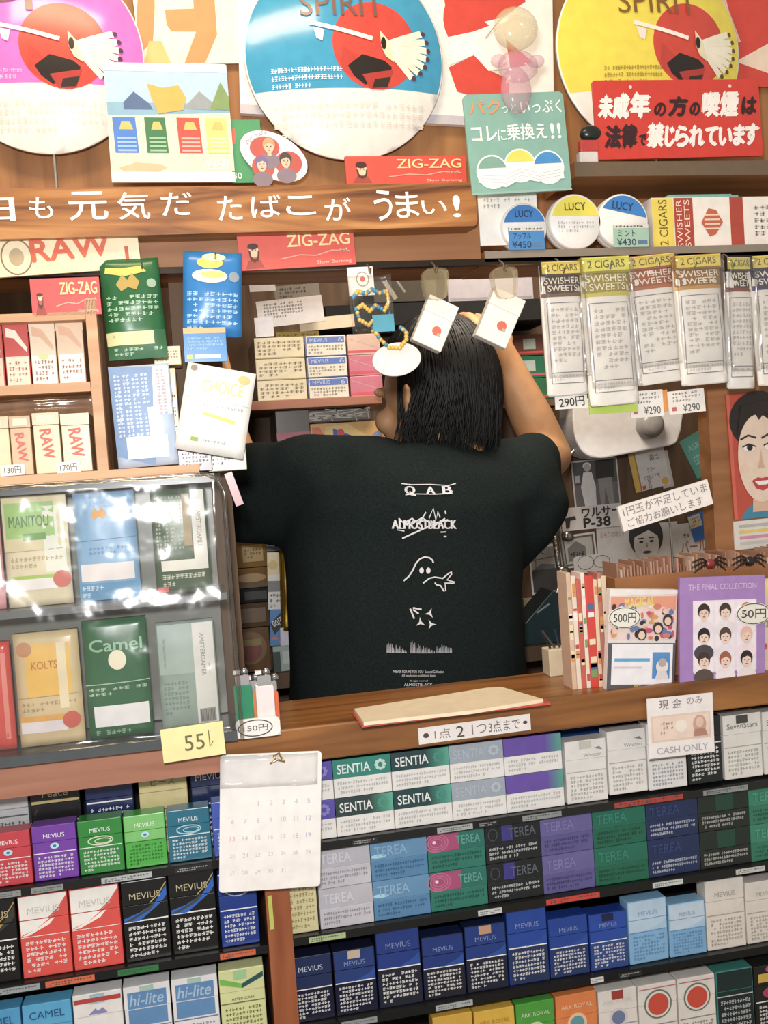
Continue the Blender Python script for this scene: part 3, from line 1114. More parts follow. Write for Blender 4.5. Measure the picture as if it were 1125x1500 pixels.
def dr(b):
    k = lambda pts, c, l=1: poly_px(b, *q, pts, c, l)
    b.rect(0, 0, 1, .06, '#c4c0c8', 1)
    k(arc(735, 20, 90, 75, 150, 300), '#dd3a24', 2)
    k([(640, -60), (762, -60), (770, -8), (730, 18), (668, 34), (650, 12)], '#dd3a24', 2)
    k([(652, 95), (690, 76), (716, 100), (742, 112), (742, 136), (700, 142), (664, 132)], '#dd3a24', 3)
    k([(690, 40), (735, 22), (745, 95), (712, 100), (690, 76), (652, 92), (648, 50)], '#f8f4ec', 4)


card('wall_panel_sign', 'large white panel sign with red curved shapes behind the blue round sign', 'sign', *q, .088, '#f6f2e8', dr, T=.008)
# cream poster with orange letter shapes
q = ((206, 96), (362, 92), (206, -60))


def dr(b):
    k = lambda pts, c, l=1: poly_px(b, *q, pts, c, l)
    k([(206, 40), (214, -10), (240, -40), (236, 10), (228, 60), (206, 80)], '#e88844', 1)
    k([(250, 14), (292, 12), (296, -50), (326, -50), (322, 50), (300, 92), (270, 92), (292, 46), (256, 46), (250, 36)], '#ea8c48', 2)
    k([(222, 60), (240, 60), (250, 92), (212, 92)], '#f0b868', 1)


card('letter_poster', 'cream poster with big orange letter shapes beside the pink round sign', 'poster', *q, .092, '#fbf2cc', dr, T=.002)

# seaside poster
q = ((164, 267), (342, 266), (198, 92))
q = ((164, 267), (341, 266), (166, 92))


def dr(b):
    k = lambda pts, c, l=1: poly_px(b, *q, pts, c, l)
    k([(166, 92), (345, 92), (345, 150), (166, 150)], '#a9cbe6', 1)
    k([(166, 150), (345, 150), (345, 170), (166, 170)], '#7fb0cc', 1)
    k([(166, 92), (345, 92), (345, 104), (166, 104)], '#c8d8ea', 2)
    b.text('イタリアン シガリロ', .22, .935, .9, .985, '#f4f6fa', 3)
    k([(190, 150), (206, 134), (228, 152), (232, 160), (190, 160)], '#4a6a98', 2)
    k([(276, 158), (302, 132), (322, 150), (326, 160)], '#8f9aa0', 2)
    k([(316, 158), (334, 118), (345, 140), (345, 160)], '#7a9a58', 3)
    k([(226, 122), (248, 128), (272, 124), (282, 142), (276, 160), (240, 166), (232, 146)], '#f0a838', 4)
    k([(166, 170), (345, 164), (345, 250), (166, 250)], '#e8dcc0', 2)
    k([(176, 246), (200, 238), (236, 240), (246, 246), (230, 252), (186, 252)], '#cbb890', 3)
    k([(166, 252), (345, 252), (345, 267), (166, 267)], '#f4f0ea', 3)
    for x0, x1, c, d in ((173, 207, '#3f7fd8', '#8fb8ee'), (219, 250, '#2f7a4a', '#8fbf9a'), (266, 300, '#c8483a', '#ecaaa0'), (308, 340, '#ecd070', '#f6e8b0')):
        k([(x0, 224), (x1, 224), (x1 - 2, 172), (x0 - 1, 172)], c, 4)
        k([(x0 + 8, 190), (x1 - 6, 190), (x1 - 10, 178), (x0 + 12, 178)], '#e8b858', 5)
        for i in range(4):
            k([(x0 + 4, 222 - i * 6), (x1 - 3, 222 - i * 6), (x1 - 3, 219 - i * 6), (x0 + 4, 219 - i * 6)], d, 5)
    b.text('¥350', .78, .10, .97, .19, '#f8f6f0', 5)


card('seaside_poster', 'seaside poster with four coloured packs standing on the beam', 'poster', *q, .045, '#e8e2d4', dr, T=.003)

# green card with an oval of three portraits
q = ((340, 268), (457, 265), (340, 175))


def dr(b):
    pass


f = fit((341, 268), (388, 267), (341, 176), .05)
t = thing('oval_card_sign', 'green card sign with a white oval of three small portraits beside the seaside poster', 'sign')
b = B(f[1], f[2])
b.box(-f[1] / 2, f[1] / 2, 0, .002, 0, f[2], '#3f9a64')
b.rect(.0, .62, .2, .86, '#d8604a', 1)
b.text('30', .04, .06, .3, .16, '#e8f0e8', 2)
b.build('backing_card', t)
g = fit((352, 268), (456, 268), (352, 190), .046)
b = B(g[1], g[2])
ca = rad(-28)
b.extr([((g[1] * .50) * cos(a) * cos(ca) - g[2] * .42 * sin(a) * sin(ca), g[2] * .5 + g[1] * .50 * cos(a) * sin(ca) + g[2] * .42 * sin(a) * cos(ca)) for a in [2 * pi * i / 40 for i in range(40)]], 0, .002, '#efe9ea')
b.ell(.38, .66, .21, .16, '#c4544a', 1)
b.ell(.34, .30, .16, .17, '#c4544a', 1)
b.ell(.70, .36, .19, .17, '#c4544a', 1)
for u, v, h in ((.44, .68, '#c9a070'), (.32, .34, '#7a6aa0'), (.66, .40, '#4a4440')):
    face_art(b, u, v, .14, '#e0c0a4', h, '#8a7a88', 2)
b.text('ZIG-ZAG', .10, .82, .42, .90, '#9a9098', 2, ang=.5)
o = b.build('oval_badge', t)
o.location = g[0] - f[0]
put(t, f)


def zig(b):
    k = b.W / b.H
    b.pl([(.05, .04), (.21, .04), (.18, .26), (.08, .26)], '#a8402c', 1)
    b.ell(.13, .50, .040, .052, '#ecc8a0', 2)
    b.ell(.125, .50 + .040 * k, .046, .026, '#4a241c', 3)
    b.pl([(.085, .52), (.10, .52), (.105, .36), (.12, .30), (.145, .30), (.158, .36), (.163, .52), (.175, .5), (.165, .26), (.13, .2), (.095, .26)], '#5a2a1c', 3)
    for u in (.117, .145):
        b.ell(u, .53, .005, .005, '#3a1c18', 4, 8)
    b.text('ZIG-ZAG', .42, .56, .96, .88, '#f0d890', 3, .015)
    b.text('red', .86, .38, .93, .46, '#f6d8b8', 2)
    b.stroke([(.35, .25), (.52, .34), (.66, .3), (.8, .42), (.95, .38)], .0012, '#f0a08a', 2)
    b.text('Slow Burning', .66, .05, .96, .16, '#f6c8b0', 2)


GZ = 'red rolling paper booklets'
card('paper_booklet', 'red rolling paper booklet with a face standing on the beam below the blue round sign', 'booklet', (508, 270), (684, 268), (506, 229), .02, '#e0462e', zig, T=.006, group=GZ)
card('paper_booklet', 'red rolling paper booklet with a face hanging under the beam beside the blue pouch', 'booklet', (352, 397), (522, 387), (347, 342), -.004, '#e0503e', zig, T=.004, group=GZ)
card('paper_booklet', 'small pinkish red rolling paper booklet at the top of the wooden shelf', 'booklet', (48, 464), (149, 460), (51, 409), -.03, '#dc4a48', zig, T=.004, group=GZ)


def dr(b):
    b.ring(.17, .46, .10, .12, .0016, '#8a7050', 1)
    b.ell(.17, .46, .05, .06, '#b8a078', 1)
    b.text('RAW', .27, .34, .80, .86, '#d8582c', 2, .03, ang=.03)
    b.rect(.9, .2, .925, .55, '#c8502c', 1)


card('paper_sheet', 'cream rolling paper packet with big red letters under the beam', 'paper packet', (-10, 407), (207, 392), (-14, 346), -.012, '#e9d9b0', dr, T=.004)

# teal card sign with three round tins printed on it
def dr(b):
    b.rect(0, 0, 1, .02, '#8fb8ac', 1)
    b.text('パク', .05, .80, .36, .93, '#e8904a', 2, .02)
    b.text('っと', .37, .80, .52, .90, '#dfe8e0', 2)
    b.text('いっぷく', .56, .79, .97, .92, '#f4f4ee', 2, .01)
    b.text('コレ', .05, .53, .30, .68, '#f4f4ee', 2, .015)
    b.text('に', .31, .53, .39, .64, '#f4f4ee', 2, .01)
    b.text('乗換え', .40, .53, .80, .69, '#f4f4ee', 2, .015)
    b.text('!!', .84, .53, .94, .68, '#f4f4ee', 2, .02)
    for u, v, c, s in ((.22, .22, '#7aa898', 'L'), (.50, .27, '#e9d63c', 'LUCY'), (.78, .24, '#3a8fd0', 'LUCY')):
        b.ell(u, v, .16, .16, '#f4f2ee', 2)
        b.ell(u, v, .145, .145, c, 3, 24, .25, pi - .25)
    b.pl([(.07, .12), (.34, .06), (.5, .14), (.66, .1), (.93, .12), (.92, .26), (.72, .20), (.5, .30), (.3, .22), (.08, .26)], '#f0eeee', 4)
    for i in range(3):
        b.stroke([(.1, .13 + i * .03), (.34, .1 + i * .035), (.5, .17 + i * .035), (.68, .12 + i * .03), (.9, .15 + i * .03)], .0006, '#c8c8cc', 5)


card('tin_advert_sign', 'teal card sign with a white slogan standing behind the round tins', 'sign', (692, 286), (838, 278), (689, 139), -.024, '#7fb0a2', dr, T=.003, r=.006)
card('tin_tray_card', 'white card stand behind the round tins under the teal sign', 'card stand', (704, 360), (790, 358), (698, 284), .012, '#f2efe8', lambda b: b.lines(.08, .7, .9, .94, 2, '#d4d0c8', 14), T=.004)

# red legal notice
def dr(b):
    w_, k_ = '#f6f0ea', '#3a1620'
    for s, u0, u1, v0, v1, c in (('未', .03, .105, .53, .80, w_), ('成', .115, .20, .52, .82, w_), ('年', .215, .325, .53, .83, w_), ('の', .355, .42, .54, .70, k_), ('方', .445, .55, .54, .78, k_), ('の', .57, .625, .54, .70, k_), ('喫', .65, .745, .53, .83, w_), ('煙', .76, .86, .53, .83, w_), ('は', .89, .975, .55, .76, k_),
                                 ('法', .055, .14, .15, .42, k_), ('律', .15, .235, .15, .43, k_), ('で', .25, .29, .17, .30, k_), ('禁', .305, .395, .15, .44, w_), ('じ', .41, .46, .15, .40, w_), ('ら', .47, .545, .15, .40, w_), ('れ', .555, .64, .15, .40, w_), ('て', .65, .725, .15, .38, w_), ('い', .735, .81, .15, .37, w_), ('ま', .825, .89, .15, .40, w_), ('す', .895, .975, .15, .41, w_)):
        b.text(s, u0, v0, u1, v1, c, 2, .05, shear=.15)
    for u in (.22, .82):
        b.ell(u, .91, .01, .01, '#f0d0c8', 2, 12)


card('age_notice', 'red notice with white and black characters standing on the ledge', 'notice', (876, 234), (1118, 228), (874, 118), .012, '#d8301fg', dr, T=.004, r=.003)

f = fit((1058, 128), (1200, 126), (1050, -60), .09)
card('red_poster', 'red poster with a white streak at the top right corner', 'poster', (1058, 128), (1200, 126), (1050, -60), .092, '#dc3c2a', lambda b: (b.stroke([(.02, .95), (.1, .6), (.2, .35)], .006, '#f0b8a8', 1), b.pl([(.15, .2), (.5, .34), (.5, .1)], '#f2d8c0', 1)), T=.002)

# small clear doll hanging at the white panel
t = thing('hanging_doll', 'small beige and pink plastic doll hanging in front of the white panel sign', 'doll', P(762, 150, -.03))
b = B()
b.blob((0, 0, .082), .026, .016, .024, DOLL_A, 20, 12)
b.build('head', t, smooth=True)
b = B()
b.blob((0, 0, .040), .024, .012, .018, DOLL_B, 18, 10)
b.blob((-.004, 0, .014), .018, .011, .026, DOLL_B, 18, 10)
for sx in (-1, 1):
    b.blob((sx * .022, 0, .046), .010, .008, .007, DOLL_B, 12, 8)
b.build('body', t, smooth=True)
b = B()
b.tube([(0, 0, .104), (0, .05, .115), (0, .106, .118)], .0007, '#c8c4bc')
b.build('cord', t)

# small boxes on the ledge and behind the notice
t = thing('small_toy', 'small black red and white toy on the ledge left of the red notice', 'toy', P(866, 237, .01))
t.location.z = zb1
b = B()
b.box(-.014, .010, 0, .012, 0, .016, '#ddd6d2g')
b.box(-.012, .012, .001, .011, .016, .030, '#c83c34g')
b.build('body', t, bevel=.002)
b = B()
b.blob((.004, .006, .038), .014, .008, .010, '#1c2420g')
b.build('cap', t, smooth=True)

# round tins
for cx, cy, R, c, lab, pl_, tx, bc in ((768, 322, 33, '#2f80cc', 'white round tin with a blue top beside the teal sign', '#3a86c8', ('¥450', 'アップル'), None),
                                      (843, 318, 38, '#ecdc28', 'white round tin with a yellow top between the two blue topped tins', None, None, None),
                                      (913, 321, 37, '#2f80cc', 'white round tin with a tilted blue top and green price tag beside the cigar boxes', '#9ec4ae', ('¥430', 'ミント'), None)):
    Y = .004
    c0 = P(cx, cy, Y)
    Rm = (P(cx + R, cy, Y) - c0).length
    t = thing('round_tin', lab, 'tin', (c0.x, Y, za1), (0, 0, 0), 'round tins on the display shelf')
    b = B(2 * Rm, 2 * Rm, cx)
    b.lathe([(0, Rm * 0 + .02), (Rm * .96, .02), (Rm, .018), (Rm, .010), (Rm * .97, .0095)], '#e6e2dcg', 44, 'y', (0, 0, Rm))
    b.build('body', t)
    b = B(2 * Rm, 2 * Rm, cx)
    b.off = (0, 0, 0)
    b.lathe([(Rm * .99, .0092), (Rm * .99, .001), (Rm * .95, -.0), (0.0001, -.0)], '#f2efeag', 44, 'y', (0, 0, Rm))
    tl = .0 if cx < 900 else -.25
    b.ell(.5, .5, .46, .46, c, 1, 30, .22 + tl, pi - .22 + tl) if cx < 900 else b.ell(.5, .5, .46, .46, c, 1, 30, .1, pi - .55)
    b.text('LUCY', .30, .70, .70, .84, '#3a3a3a' if cx == 843 else '#1c3a5c', 3, .01, ang=tl * .6)
    if cx == 843:
        b.lines(.15, .3, .85, .52, 3, '#d8d6d0', 14, 2)
    b.build('lid', t)
    if pl_:
        x0, x1 = (746, 798) if cx < 800 else (900, 951)
        g = fit((x0, 359), (x1, 358), (x0, 326), Y - .006)
        q = B(g[1], g[2], cx)
        q.box(-g[1] / 2, g[1] / 2, 0, .0015, 0, g[2], pl_)
        q.rect(0, .84, 1, 1, '#dcd8cc', 1)
        q.lines(.04, .86, .96, .98, 1, '#44403a', 9, 2, False)
        q.text(tx[1], .12, .48, .62, .76, '#22304a', 2)
        q.text(tx[0], .08, .08, .62, .38, '#22304a', 2)
        q.rect(.68, .12, .95, .3, '#5a7aa0', 1)
        o = q.build('price_tag')
        tag(o, ('blue price tag in front of the blue topped tin nearest the teal sign' if cx < 800 else 'pale green price tag in front of the tin beside the cigar boxes'), 'price tag')
        put(o, g)
        o.location.z = za1

# cigar boxes
for k, (x0, x1, lab) in enumerate(((958, 1072, 'yellow red and white cigar box on the display shelf beside the tins'), (1074, 1180, 'red and white cigar box at the right end of the display shelf'))):
    Y = .012
    xa, xb = Xat(x0, za1, Y), Xat(x1, za1, Y)
    t = thing('cigar_box', lab, 'box', ((xa + xb) / 2, Y, za1), (0, 0, 0), 'cigar boxes on the display shelf')
    H = P(1010, 289, Y).z - za1
    b = B(xb - xa, H, k + 9)
    b.box(-b.W / 2, b.W / 2, 0, .05, .0003, H, '#efe8dfg')
    a = .28 if k == 0 else -.02
    if k == 0:
        b.rect(.0, .01, .27, .99, '#ead23a', 1)
        b.text('2 CIGARS', -.13, .42, .40, .60, '#6a5a20', 2, ang=pi / 2)
    b.rect(a, .01, a + .24 - (0 if k == 0 else .06), .99, '#b4402c', 1)
    if k == 0:
        b.text('SWISHER', .0 + .34 - .28, .42, .34 + .28, .54, '#f4d8c0', 2, ang=pi / 2)
        b.text('SWEETS', .44 - .28, .42, .44 + .28, .54, '#f4d8c0', 2, ang=pi / 2)
        b.pl([(.62, .5), (.72, .78), (.82, .74), (.90, .5), (.80, .26), (.72, .22)], '#c8603c', 2)
        for i in range(4):
            b.rect(.66, .36 + i * .09, .86, .39 + i * .09, '#f0d0b8', 3)
    else:
        b.lines(.3, .2, .95, .85, 5, '#a8a09a', 8, 1)
    b.build('carton', t, bevel=.0008)
f = fit((975, 291), (1080, 288), (974, 280), .016)
b = B(f[1], .055)
b.box(-f[1] / 2, f[1] / 2, 0, .045, 0, .002, '#78b4a6')
b.box(-f[1] / 2 + .004, f[1] / 2 - .008, .002, .04, .002, .004, '#86beb0')
o = b.build('leaflet_stack')
tag(o, 'teal leaflets lying on top of the cigar boxes', 'leaflets')
o.location = (f[0].x, .014, za1 + H + .0005)


# ================================================================ things hanging from the rail
def swisher(label, bl, br, tl, c1, c2, tab, Y, seed, foil=None):
    f = fit(bl, br, tl, Y)
    W, H = f[1], f[2]
    b = B(W, H, seed)
    b.rounded(.003, 0, .004, '#ece6dd')
    b.rect(.0, .76, 1, .90, c1 + 'g', 1)
    b.rect(.0, .735, 1, .765, c2 + 'g', 1)
    b.text('SWISHER', .08, .832, .95, .88, '#f2e6d0', 3, .01)
    b.text('SWEETS', .14, .775, .88, .822, '#f2e6d0', 3, .01)
    for p in (((.1, .09), (.1, .69)), ((.1, .69), (.9, .69)), ((.9, .69), (.9, .09)), ((.9, .09), (.1, .09)), ((.1, .17), (.9, .17))):
        b.stroke(p, .0009, '#7c7478', 2)
    b.lines(.16, .24, .84, .66, 10, '#b8b0ac', 6, 2)
    b.lines(.14, .105, .86, .16, 2, '#c4bcb8', 12, 2)
    o = b.build('cigar_pouch', warp=bulge(W, H, .006, .0022, seed, .004), cut=.012)
    tag(o, label, 'cigar pouch', 'hanging cigar pouches')
    put(o, f)
    t = B(W, H, seed)
    t.box(-W * .5, W * .5, 0, .0105, H * .89, H, c1 + 'g')
    t.off = (0, -.0060, 0)
    t.rect(.02, .905, .98, .995, tab, 1)
    t.text('2 CIGARS', .12, .925, .88, .975, '#6a5a18', 2, .01)
    t.build('header_tab', o)
    q = B(W, H, seed)
    q.box(-W * .52, W * .52, -.0105, -.0103, .02, H * .985, FILM)
    q.build('clear_wrapper', o, warp=bulge(W, H, .002, .003, seed + 3, -1), cut=.014)
    hook((tl[0] + (br[0] - bl[0]) * .55), tl[1] + 10, Y)
    return o


YT = '#ecd42a'
swisher('brown cigar pouch with a yellow tab at the left end of the hanging row', (803, 581), (862, 577), (789, 385), '#4a3a34', '#7a5a44', YT, -.016, 2)
swisher('cigar pouch with an olive yellow top second in the hanging row', (866, 596), (936, 590), (851, 379), '#a08f1c', '#c8c040', '#e6e03a', -.022, 3)
swisher('cigar pouch with a rust red top in the middle of the hanging row', (936, 566), (1008, 556), (920, 378), '#a8502a', '#b86a40', YT, -.014, 4)
swisher('cigar pouch with a golden brown top beside the rust red pouch', (1000, 566), (1067, 560), (976, 377), '#96661f', '#c89030', YT, -.024, 5)
swisher('black topped cigar pouch right of the golden brown pouch', (1066, 570), (1106, 569), (1046, 378), '#3a2a26', '#8a3c2a', '#d8cc3a', -.012, 6)
swisher('dark purple topped cigar pouch at the right end of the hanging row', (1112, 566), (1176, 560), (1104, 376), '#2c2450', '#3a2a5a', YT, -.016, 7)
GP = 'small price cards below the cigar pouches'
card('price_card', 'white price card with handwritten 290 yen below the brown cigar pouch', 'price card', (814, 600), (861, 597), (813, 580), -.010, '#ece8e0', lambda b: b.text('290円', .12, .15, .9, .85, '#33302e', 2, .01, ang=.05), group=GP)
card('price_card', 'yellow and lime price card below the olive topped cigar pouch', 'price card', (864, 607), (935, 603), (862, 562), -.012, '#b4d040', lambda b: (b.rect(.02, .25, .98, 1, '#f0eaa0', 1), b.hand(.3, .3, .9, .48, '#c8604a', 5, .0008)), group=GP)
card('price_card', 'white 290 yen price card below the rust red topped cigar pouch', 'price card', (925, 613), (973, 609), (922, 574), -.008, '#eee8e0', lambda b: (b.text('¥290', .4, .1, .9, .4, '#55504c', 2), b.rect(.08, .14, .2, .32, '#d06060', 1), b.lines(.1, .5, .9, .95, 3, '#9a9490', 9)), group=GP)
card('price_card', 'white 290 yen price card below the golden topped cigar pouch', 'price card', (981, 608), (1034, 602), (978, 574), -.010, '#eee8e0', lambda b: (b.text('¥290', .38, .08, .84, .4, '#55504c', 2), b.rect(.08, .14, .2, .32, '#d06060', 1), b.lines(.1, .5, .9, .95, 3, '#9a9490', 9)), group=GP)
card('price_card', 'narrow orange card between the two white 290 yen price cards', 'price card', (971, 604), (982, 602), (971, 572), -.007, '#e8943a', group=GP)


# miniature packs on clear loops
def keychain(label, bl, br, tl, lx, ly, Y, tilt):
    f = fit(bl, br, tl, Y)
    W, H = f[1], f[2]
    t = thing('mini_pack_keychain', label, 'keychain', group='miniature pack keychains')
    put(t, f)
    b = B(W, H, 5)
    b.box(-W / 2, W / 2, 0, .016, 0, H * .66, '#f1ece2')
    b.ell(.62, .36, .15, .15, '#dc6a4c', 1)
    b.ell(.72, .30, .06, .05, '#b8b0a8', 2)
    b.build('body', t, bevel=.0012)
    b = B(W, H, 5)
    b.box(-W / 2 - .0004, W / 2 + .0004, -.0004, .0164, H * .66, H, '#f1ece2')
    b.build('lid', t, bevel=.0012)
    # clear strap: a loop hanging from the hook
    loc = t.location
    M = t.rotation_euler.to_matrix().inverted()
    top = M @ (P(lx, ly, Y) - loc)
    bot = M @ (P(lx + 3, ly + 46, Y) - loc)
    b = B()
    up = (top - bot)
    side = M @ Vector((1, 0, 0)) * .0105
    path = []
    for i in range(21):
        a = 2 * pi * i / 20
        k = abs(cos(a)) ** .5 * (1 if cos(a) > 0 else -1)
        h = abs(sin(a)) ** .5 * (1 if sin(a) > 0 else -1)
        path.append((bot + top) / 2 + side * k * (1.32 + .14 * h) + up * .5 * h)
    rows = [[p + M @ Vector((0, -.009, 0)) for p in path], [p + M @ Vector((0, .009, 0)) for p in path]]
    b.grid(rows, STRAP)
    b.face([p + M @ Vector((0, -.002, 0)) for p in path[:-1]], STRAP2)
    b.build('clear_strap', t, smooth=True)
    b = B()
    b.tube([bot, (0, .008, H * .98)], .0012, '#c0b8a8x')
    b.build('link', t)
    hook(lx, ly, Y)


keychain('miniature white pack on a clear strap hanging left over the black hair', (604, 497), (646, 516), (637, 434), 636, 394, -.012, 0)
keychain('miniature white pack on a clear strap hanging right beside the raised forearm', (697, 490), (741, 511), (735, 424), 737, 392, -.014, 0)

# bead bracelet in a cellophane bag
Y = -.012
f = fit((516, 492), (578, 488), (514, 392), Y)
W, H = f[1], f[2]
t = thing('bead_bracelet_pack', 'clear bag of blue and yellow beads with a white tag hanging beside the miniature packs', 'bracelet')
put(t, f)
b = B(W, H, 8)
b.box(-W / 2, W / 2, -.006, -.0058, .0, H * .86, FILM)
b.build('bag', t, warp=bulge(W, H, .004, .004, 4, -1), cut=.01)
b = B(W, H, 8)
b.box(-W * .48, W * .12, 0, .001, H * .58, H * 1.0, '#f0ece2')
b.ring(.36, .82, .14, .16, .0012, '#a89a84', 1, 20)
b.ell(.36, .82, .06, .06, '#d8604a', 1, 12)
b.build('header_card', t)
b = B(W, H, 8)
rr = random.Random(12)
path = [(-.40, .56), (-.28, .64), (-.1, .6), (.05, .66), (.22, .6), (.40, .62), (.42, .46), (.30, .34), (.1, .42), (-.05, .34), (-.2, .44), (-.36, .38), (-.3, .22), (-.1, .14), (.05, .22), (-.02, .04), (.12, -.10), (.3, -.22), (.55, -.24), (.72, -.12), (.74, .02), (.6, .1)]
for i in range(len(path) - 1):
    for k in range(3):
        q = k / 3
        x, z = path[i][0] + (path[i + 1][0] - path[i][0]) * q, path[i][1] + (path[i + 1][1] - path[i][1]) * q
        b.blob((x * W, -.009 if z < 0 else -.002, z * H), .0026, .0026, .0026, ('#e6b83ag', '#3f93b8g', '#e6b83ag')[rr.randrange(3)], 8, 6)
b.build('beads', t, smooth=True)
b = B(W, H, 8)
b.box(W * -.02, W * .48, -.0072, -.0064, H * .02, H * .27, '#3a9ab4')
b.build('teal_label', t)
b = B(W, H, 8)
out = [(W * .48 + .028 * cos(a) * 1.0 - .004 * sin(a), -.030 + .0185 * sin(a) + .004 * cos(a)) for a in [2 * pi * i / 36 for i in range(36)]]
b.extr(out, -.005, -.001, '#eeeae2g')
b.build('white_charm', t, bevel=.001)
hook(540, 396, Y)


# pouches at the left
def camelpic(b, u, v, s, c):
    b.pl([(u - s, v), (u - s * .4, v + s * .5), (u, v + s * .2), (u + s * .4, v + s * .55), (u + s, v + s * .1), (u + s * .7, v - s * .3), (u, v - s * .15), (u - s * .6, v - s * .35)], c, 3)


def dr(b):
    b.rect(.0, .0, 1, .28, '#2a6a3e', 1)
    b.pl([(.08, .86), (.4, .82), (.78, .86), (.7, .92), (.35, .90), (.1, .92)], '#e8cc4a', 2)
    camelpic(b, .45, .74, .2, '#b89a34')
    b.ell(.85, .74, .08, .08, '#9ab89c', 2)
    b.lines(.06, .36, .94, .64, 5, '#a9d0ac', 9, 2)
    b.rect(.0, .14, .8, .27, '#e4e0a0', 2)
    b.lines(.1, .03, .95, .12, 2, '#a9d0ac', 10, 2)


card('tobacco_pouch', 'green tobacco pouch with a gold figure hanging under the beam', 'tobacco pouch', (160, 529), (246, 523), (166, 382), -.012, '#23683ag', dr, T=.005, bul=.007, crink=.003, seed=3, group='tobacco pouches hung under the beam')
hook(208, 388, -.012)


def dr(b):
    b.ell(.45, .86, .22, .10, '#ecd84a', 2)
    b.ell(.52, .93, .2, .07, '#f4eeb0', 3)
    b.ell(.45, .70, .30, .12, '#f0ecd0', 2)
    b.ell(.5, .72, .2, .06, '#e8d86a', 3)
    b.ell(.86, .70, .09, .09, '#8fa0b0', 2)
    b.lines(.06, .06, .94, .52, 7, '#a8d4ee', 9, 2)


card('tobacco_pouch', 'bright blue tobacco pouch with yellow fruit hanging under the beam', 'tobacco pouch', (268, 491), (354, 494), (274, 367), -.014, '#1f7fc8g', dr, T=.005, bul=.006, crink=.003, seed=5, group='tobacco pouches hung under the beam')
hook(315, 374, -.014)
card('blue_booklet', 'small blue booklet with an orange stripe below the bright blue pouch', 'booklet', (271, 531), (333, 529), (270, 481), -.018, '#2484ccg', lambda b: (b.rect(0, .84, 1, 1, '#e8b070', 1), b.lines(.08, .35, .92, .75, 4, '#a8d4ee', 12, 1), b.rect(.06, .1, .2, .22, '#d8d83a', 1), b.rect(.24, .1, .85, .22, '#d4e8f4', 1)), T=.004)


def dr(b):
    b.pl([(.0, .12), (.62, .0), (.72, .98), (.0, 1)], '#7f9fcc', 1)
    for i in range(4):
        b.lines(.06 + i * .15, .3, .18 + i * .15, .92, 16, '#dfe8f2', 2, 2)
    b.rect(.70, .5, .98, .98, '#dcdce6', 1)
    b.lines(.76, .5, .92, .95, 14, '#b8a8b0', 2, 2)
    b.rect(.18, .08, .86, .30, '#f2eee2', 3)
    b.rect(.58, .30, .78, .58, '#f0ece4', 3)


card('tobacco_pouch', 'pale blue and white tobacco pouch leaning beside the wooden shelf', 'tobacco pouch', (174, 687), (262, 679), (160, 538), -.020, '#b8cbe6g', dr, T=.006, bul=.004, crink=.0015, seed=6, group='tobacco pouches leaning at the wooden shelf')


def dr(b):
    b.ell(.10, .95, .05, .045, '#9a8a78', 1)
    b.ell(.84, .90, .09, .07, '#f0c078', 1)
    b.text('CHOICE', .25, .70, .85, .84, '#f2d088', 2, .01)
    b.stroke([(.03, .62), (.98, .60)], .0006, '#b8b8bc', 1)
    b.lines(.3, .52, .9, .58, 1, '#a8a8b0', 12, 1, False)
    b.pl([(.32, .47), (.8, .42), (.8, .375), (.32, .43)], '#e0cf5a', 1)
    b.lines(.1, .2, .8, .36, 3, '#d4d4d6', 16, 1)
    b.rect(.2, .12, .31, .17, '#8fae3a', 1)
    b.lines(.36, .12, .72, .17, 1, '#a0a0a0', 8, 1, False)


card('tobacco_pouch', 'white tobacco pouch with pale orange print in front of the opening', 'tobacco pouch', (256, 657), (356, 673), (274, 530), -.024, '#f2efeag', dr, T=.008, bul=.004, crink=.001, seed=7, group='tobacco pouches leaning at the wooden shelf')

# little cartons around them
for n_, lab, bl, br, tl, Y, c in (('small_carton', 'small cream carton lying between the green pouch and the blue booklet', (226, 536), (266, 534), (226, 508), .02, '#e6d8a8g'),
                                  ('small_carton', 'small cream carton standing behind the two leaning pouches', (238, 690), (268, 688), (240, 540), .012, '#dcc48cg'),
                                  ('small_carton', 'dark mauve carton below the white pouch', (262, 692), (312, 690), (262, 655), -.006, '#5c4450g'),
                                  ('small_carton', 'pale green white carton below the white pouch beside the opening', (306, 692), (362, 687), (306, 650), -.004, '#d8dcc4g')):
    f = fit(bl, br, tl, Y)
    b = B(f[1], f[2], bl[0])
    b.box(-f[1] / 2, f[1] / 2, 0, .03, 0, f[2], c)
    b.lines(.1, .2, .9, .8, 4, '#a89878' if 'cream' in lab else '#9a8a90', 8, 1)
    q = B(f[1], f[2])
    o = b.build(n_, bevel=.001)
    q.box(-f[1] * .32, f[1] * .32, -.0006, 0, f[2] * .86, f[2] * .98, '#efe8d8')
    q.build('seal', o)
    tag(o, lab, 'carton', 'small cartons at the wooden shelf')
    put(o, f)
    o.rotation_euler.y = 0

# pale wooden shelf unit at the far left
HCT = ZT + P(300, 694, -.052).z - ZT
xs0, xs1 = -0.80, P(152, 600, -.03).x
t = thing('wooden_shelf', 'pale wooden shelf unit with rolling paper boxes at the left edge', 'shelf', (xs0, -.03, max(P(70, 712, -.03).z, HCT + .001)))
zz = lambda y, x=70: P(x, y, -.03).z - t.location.z
Wd = xs1 - xs0
b = B()
b.box(Wd - .011, Wd, 0, .09, zz(694), zz(440), W_PALE)
b.build('side_panel', t)
for ya, yb in ((576, 562), (712, 694), (470, 458)):
    b = B()
    e = Wd - .0115 if ya != 712 else P(292, 690, -.03).x - xs0
    b.box(0, e, 0.0, .09, max(0, zz(ya)), zz(yb), W_PALE)
    b.build('shelf_board', t)
b = B()
b.box(0, Wd - .0115, .085, .09, zz(690), zz(472), W_WALL)
b.build('back_panel', t)
wz = t.location.z
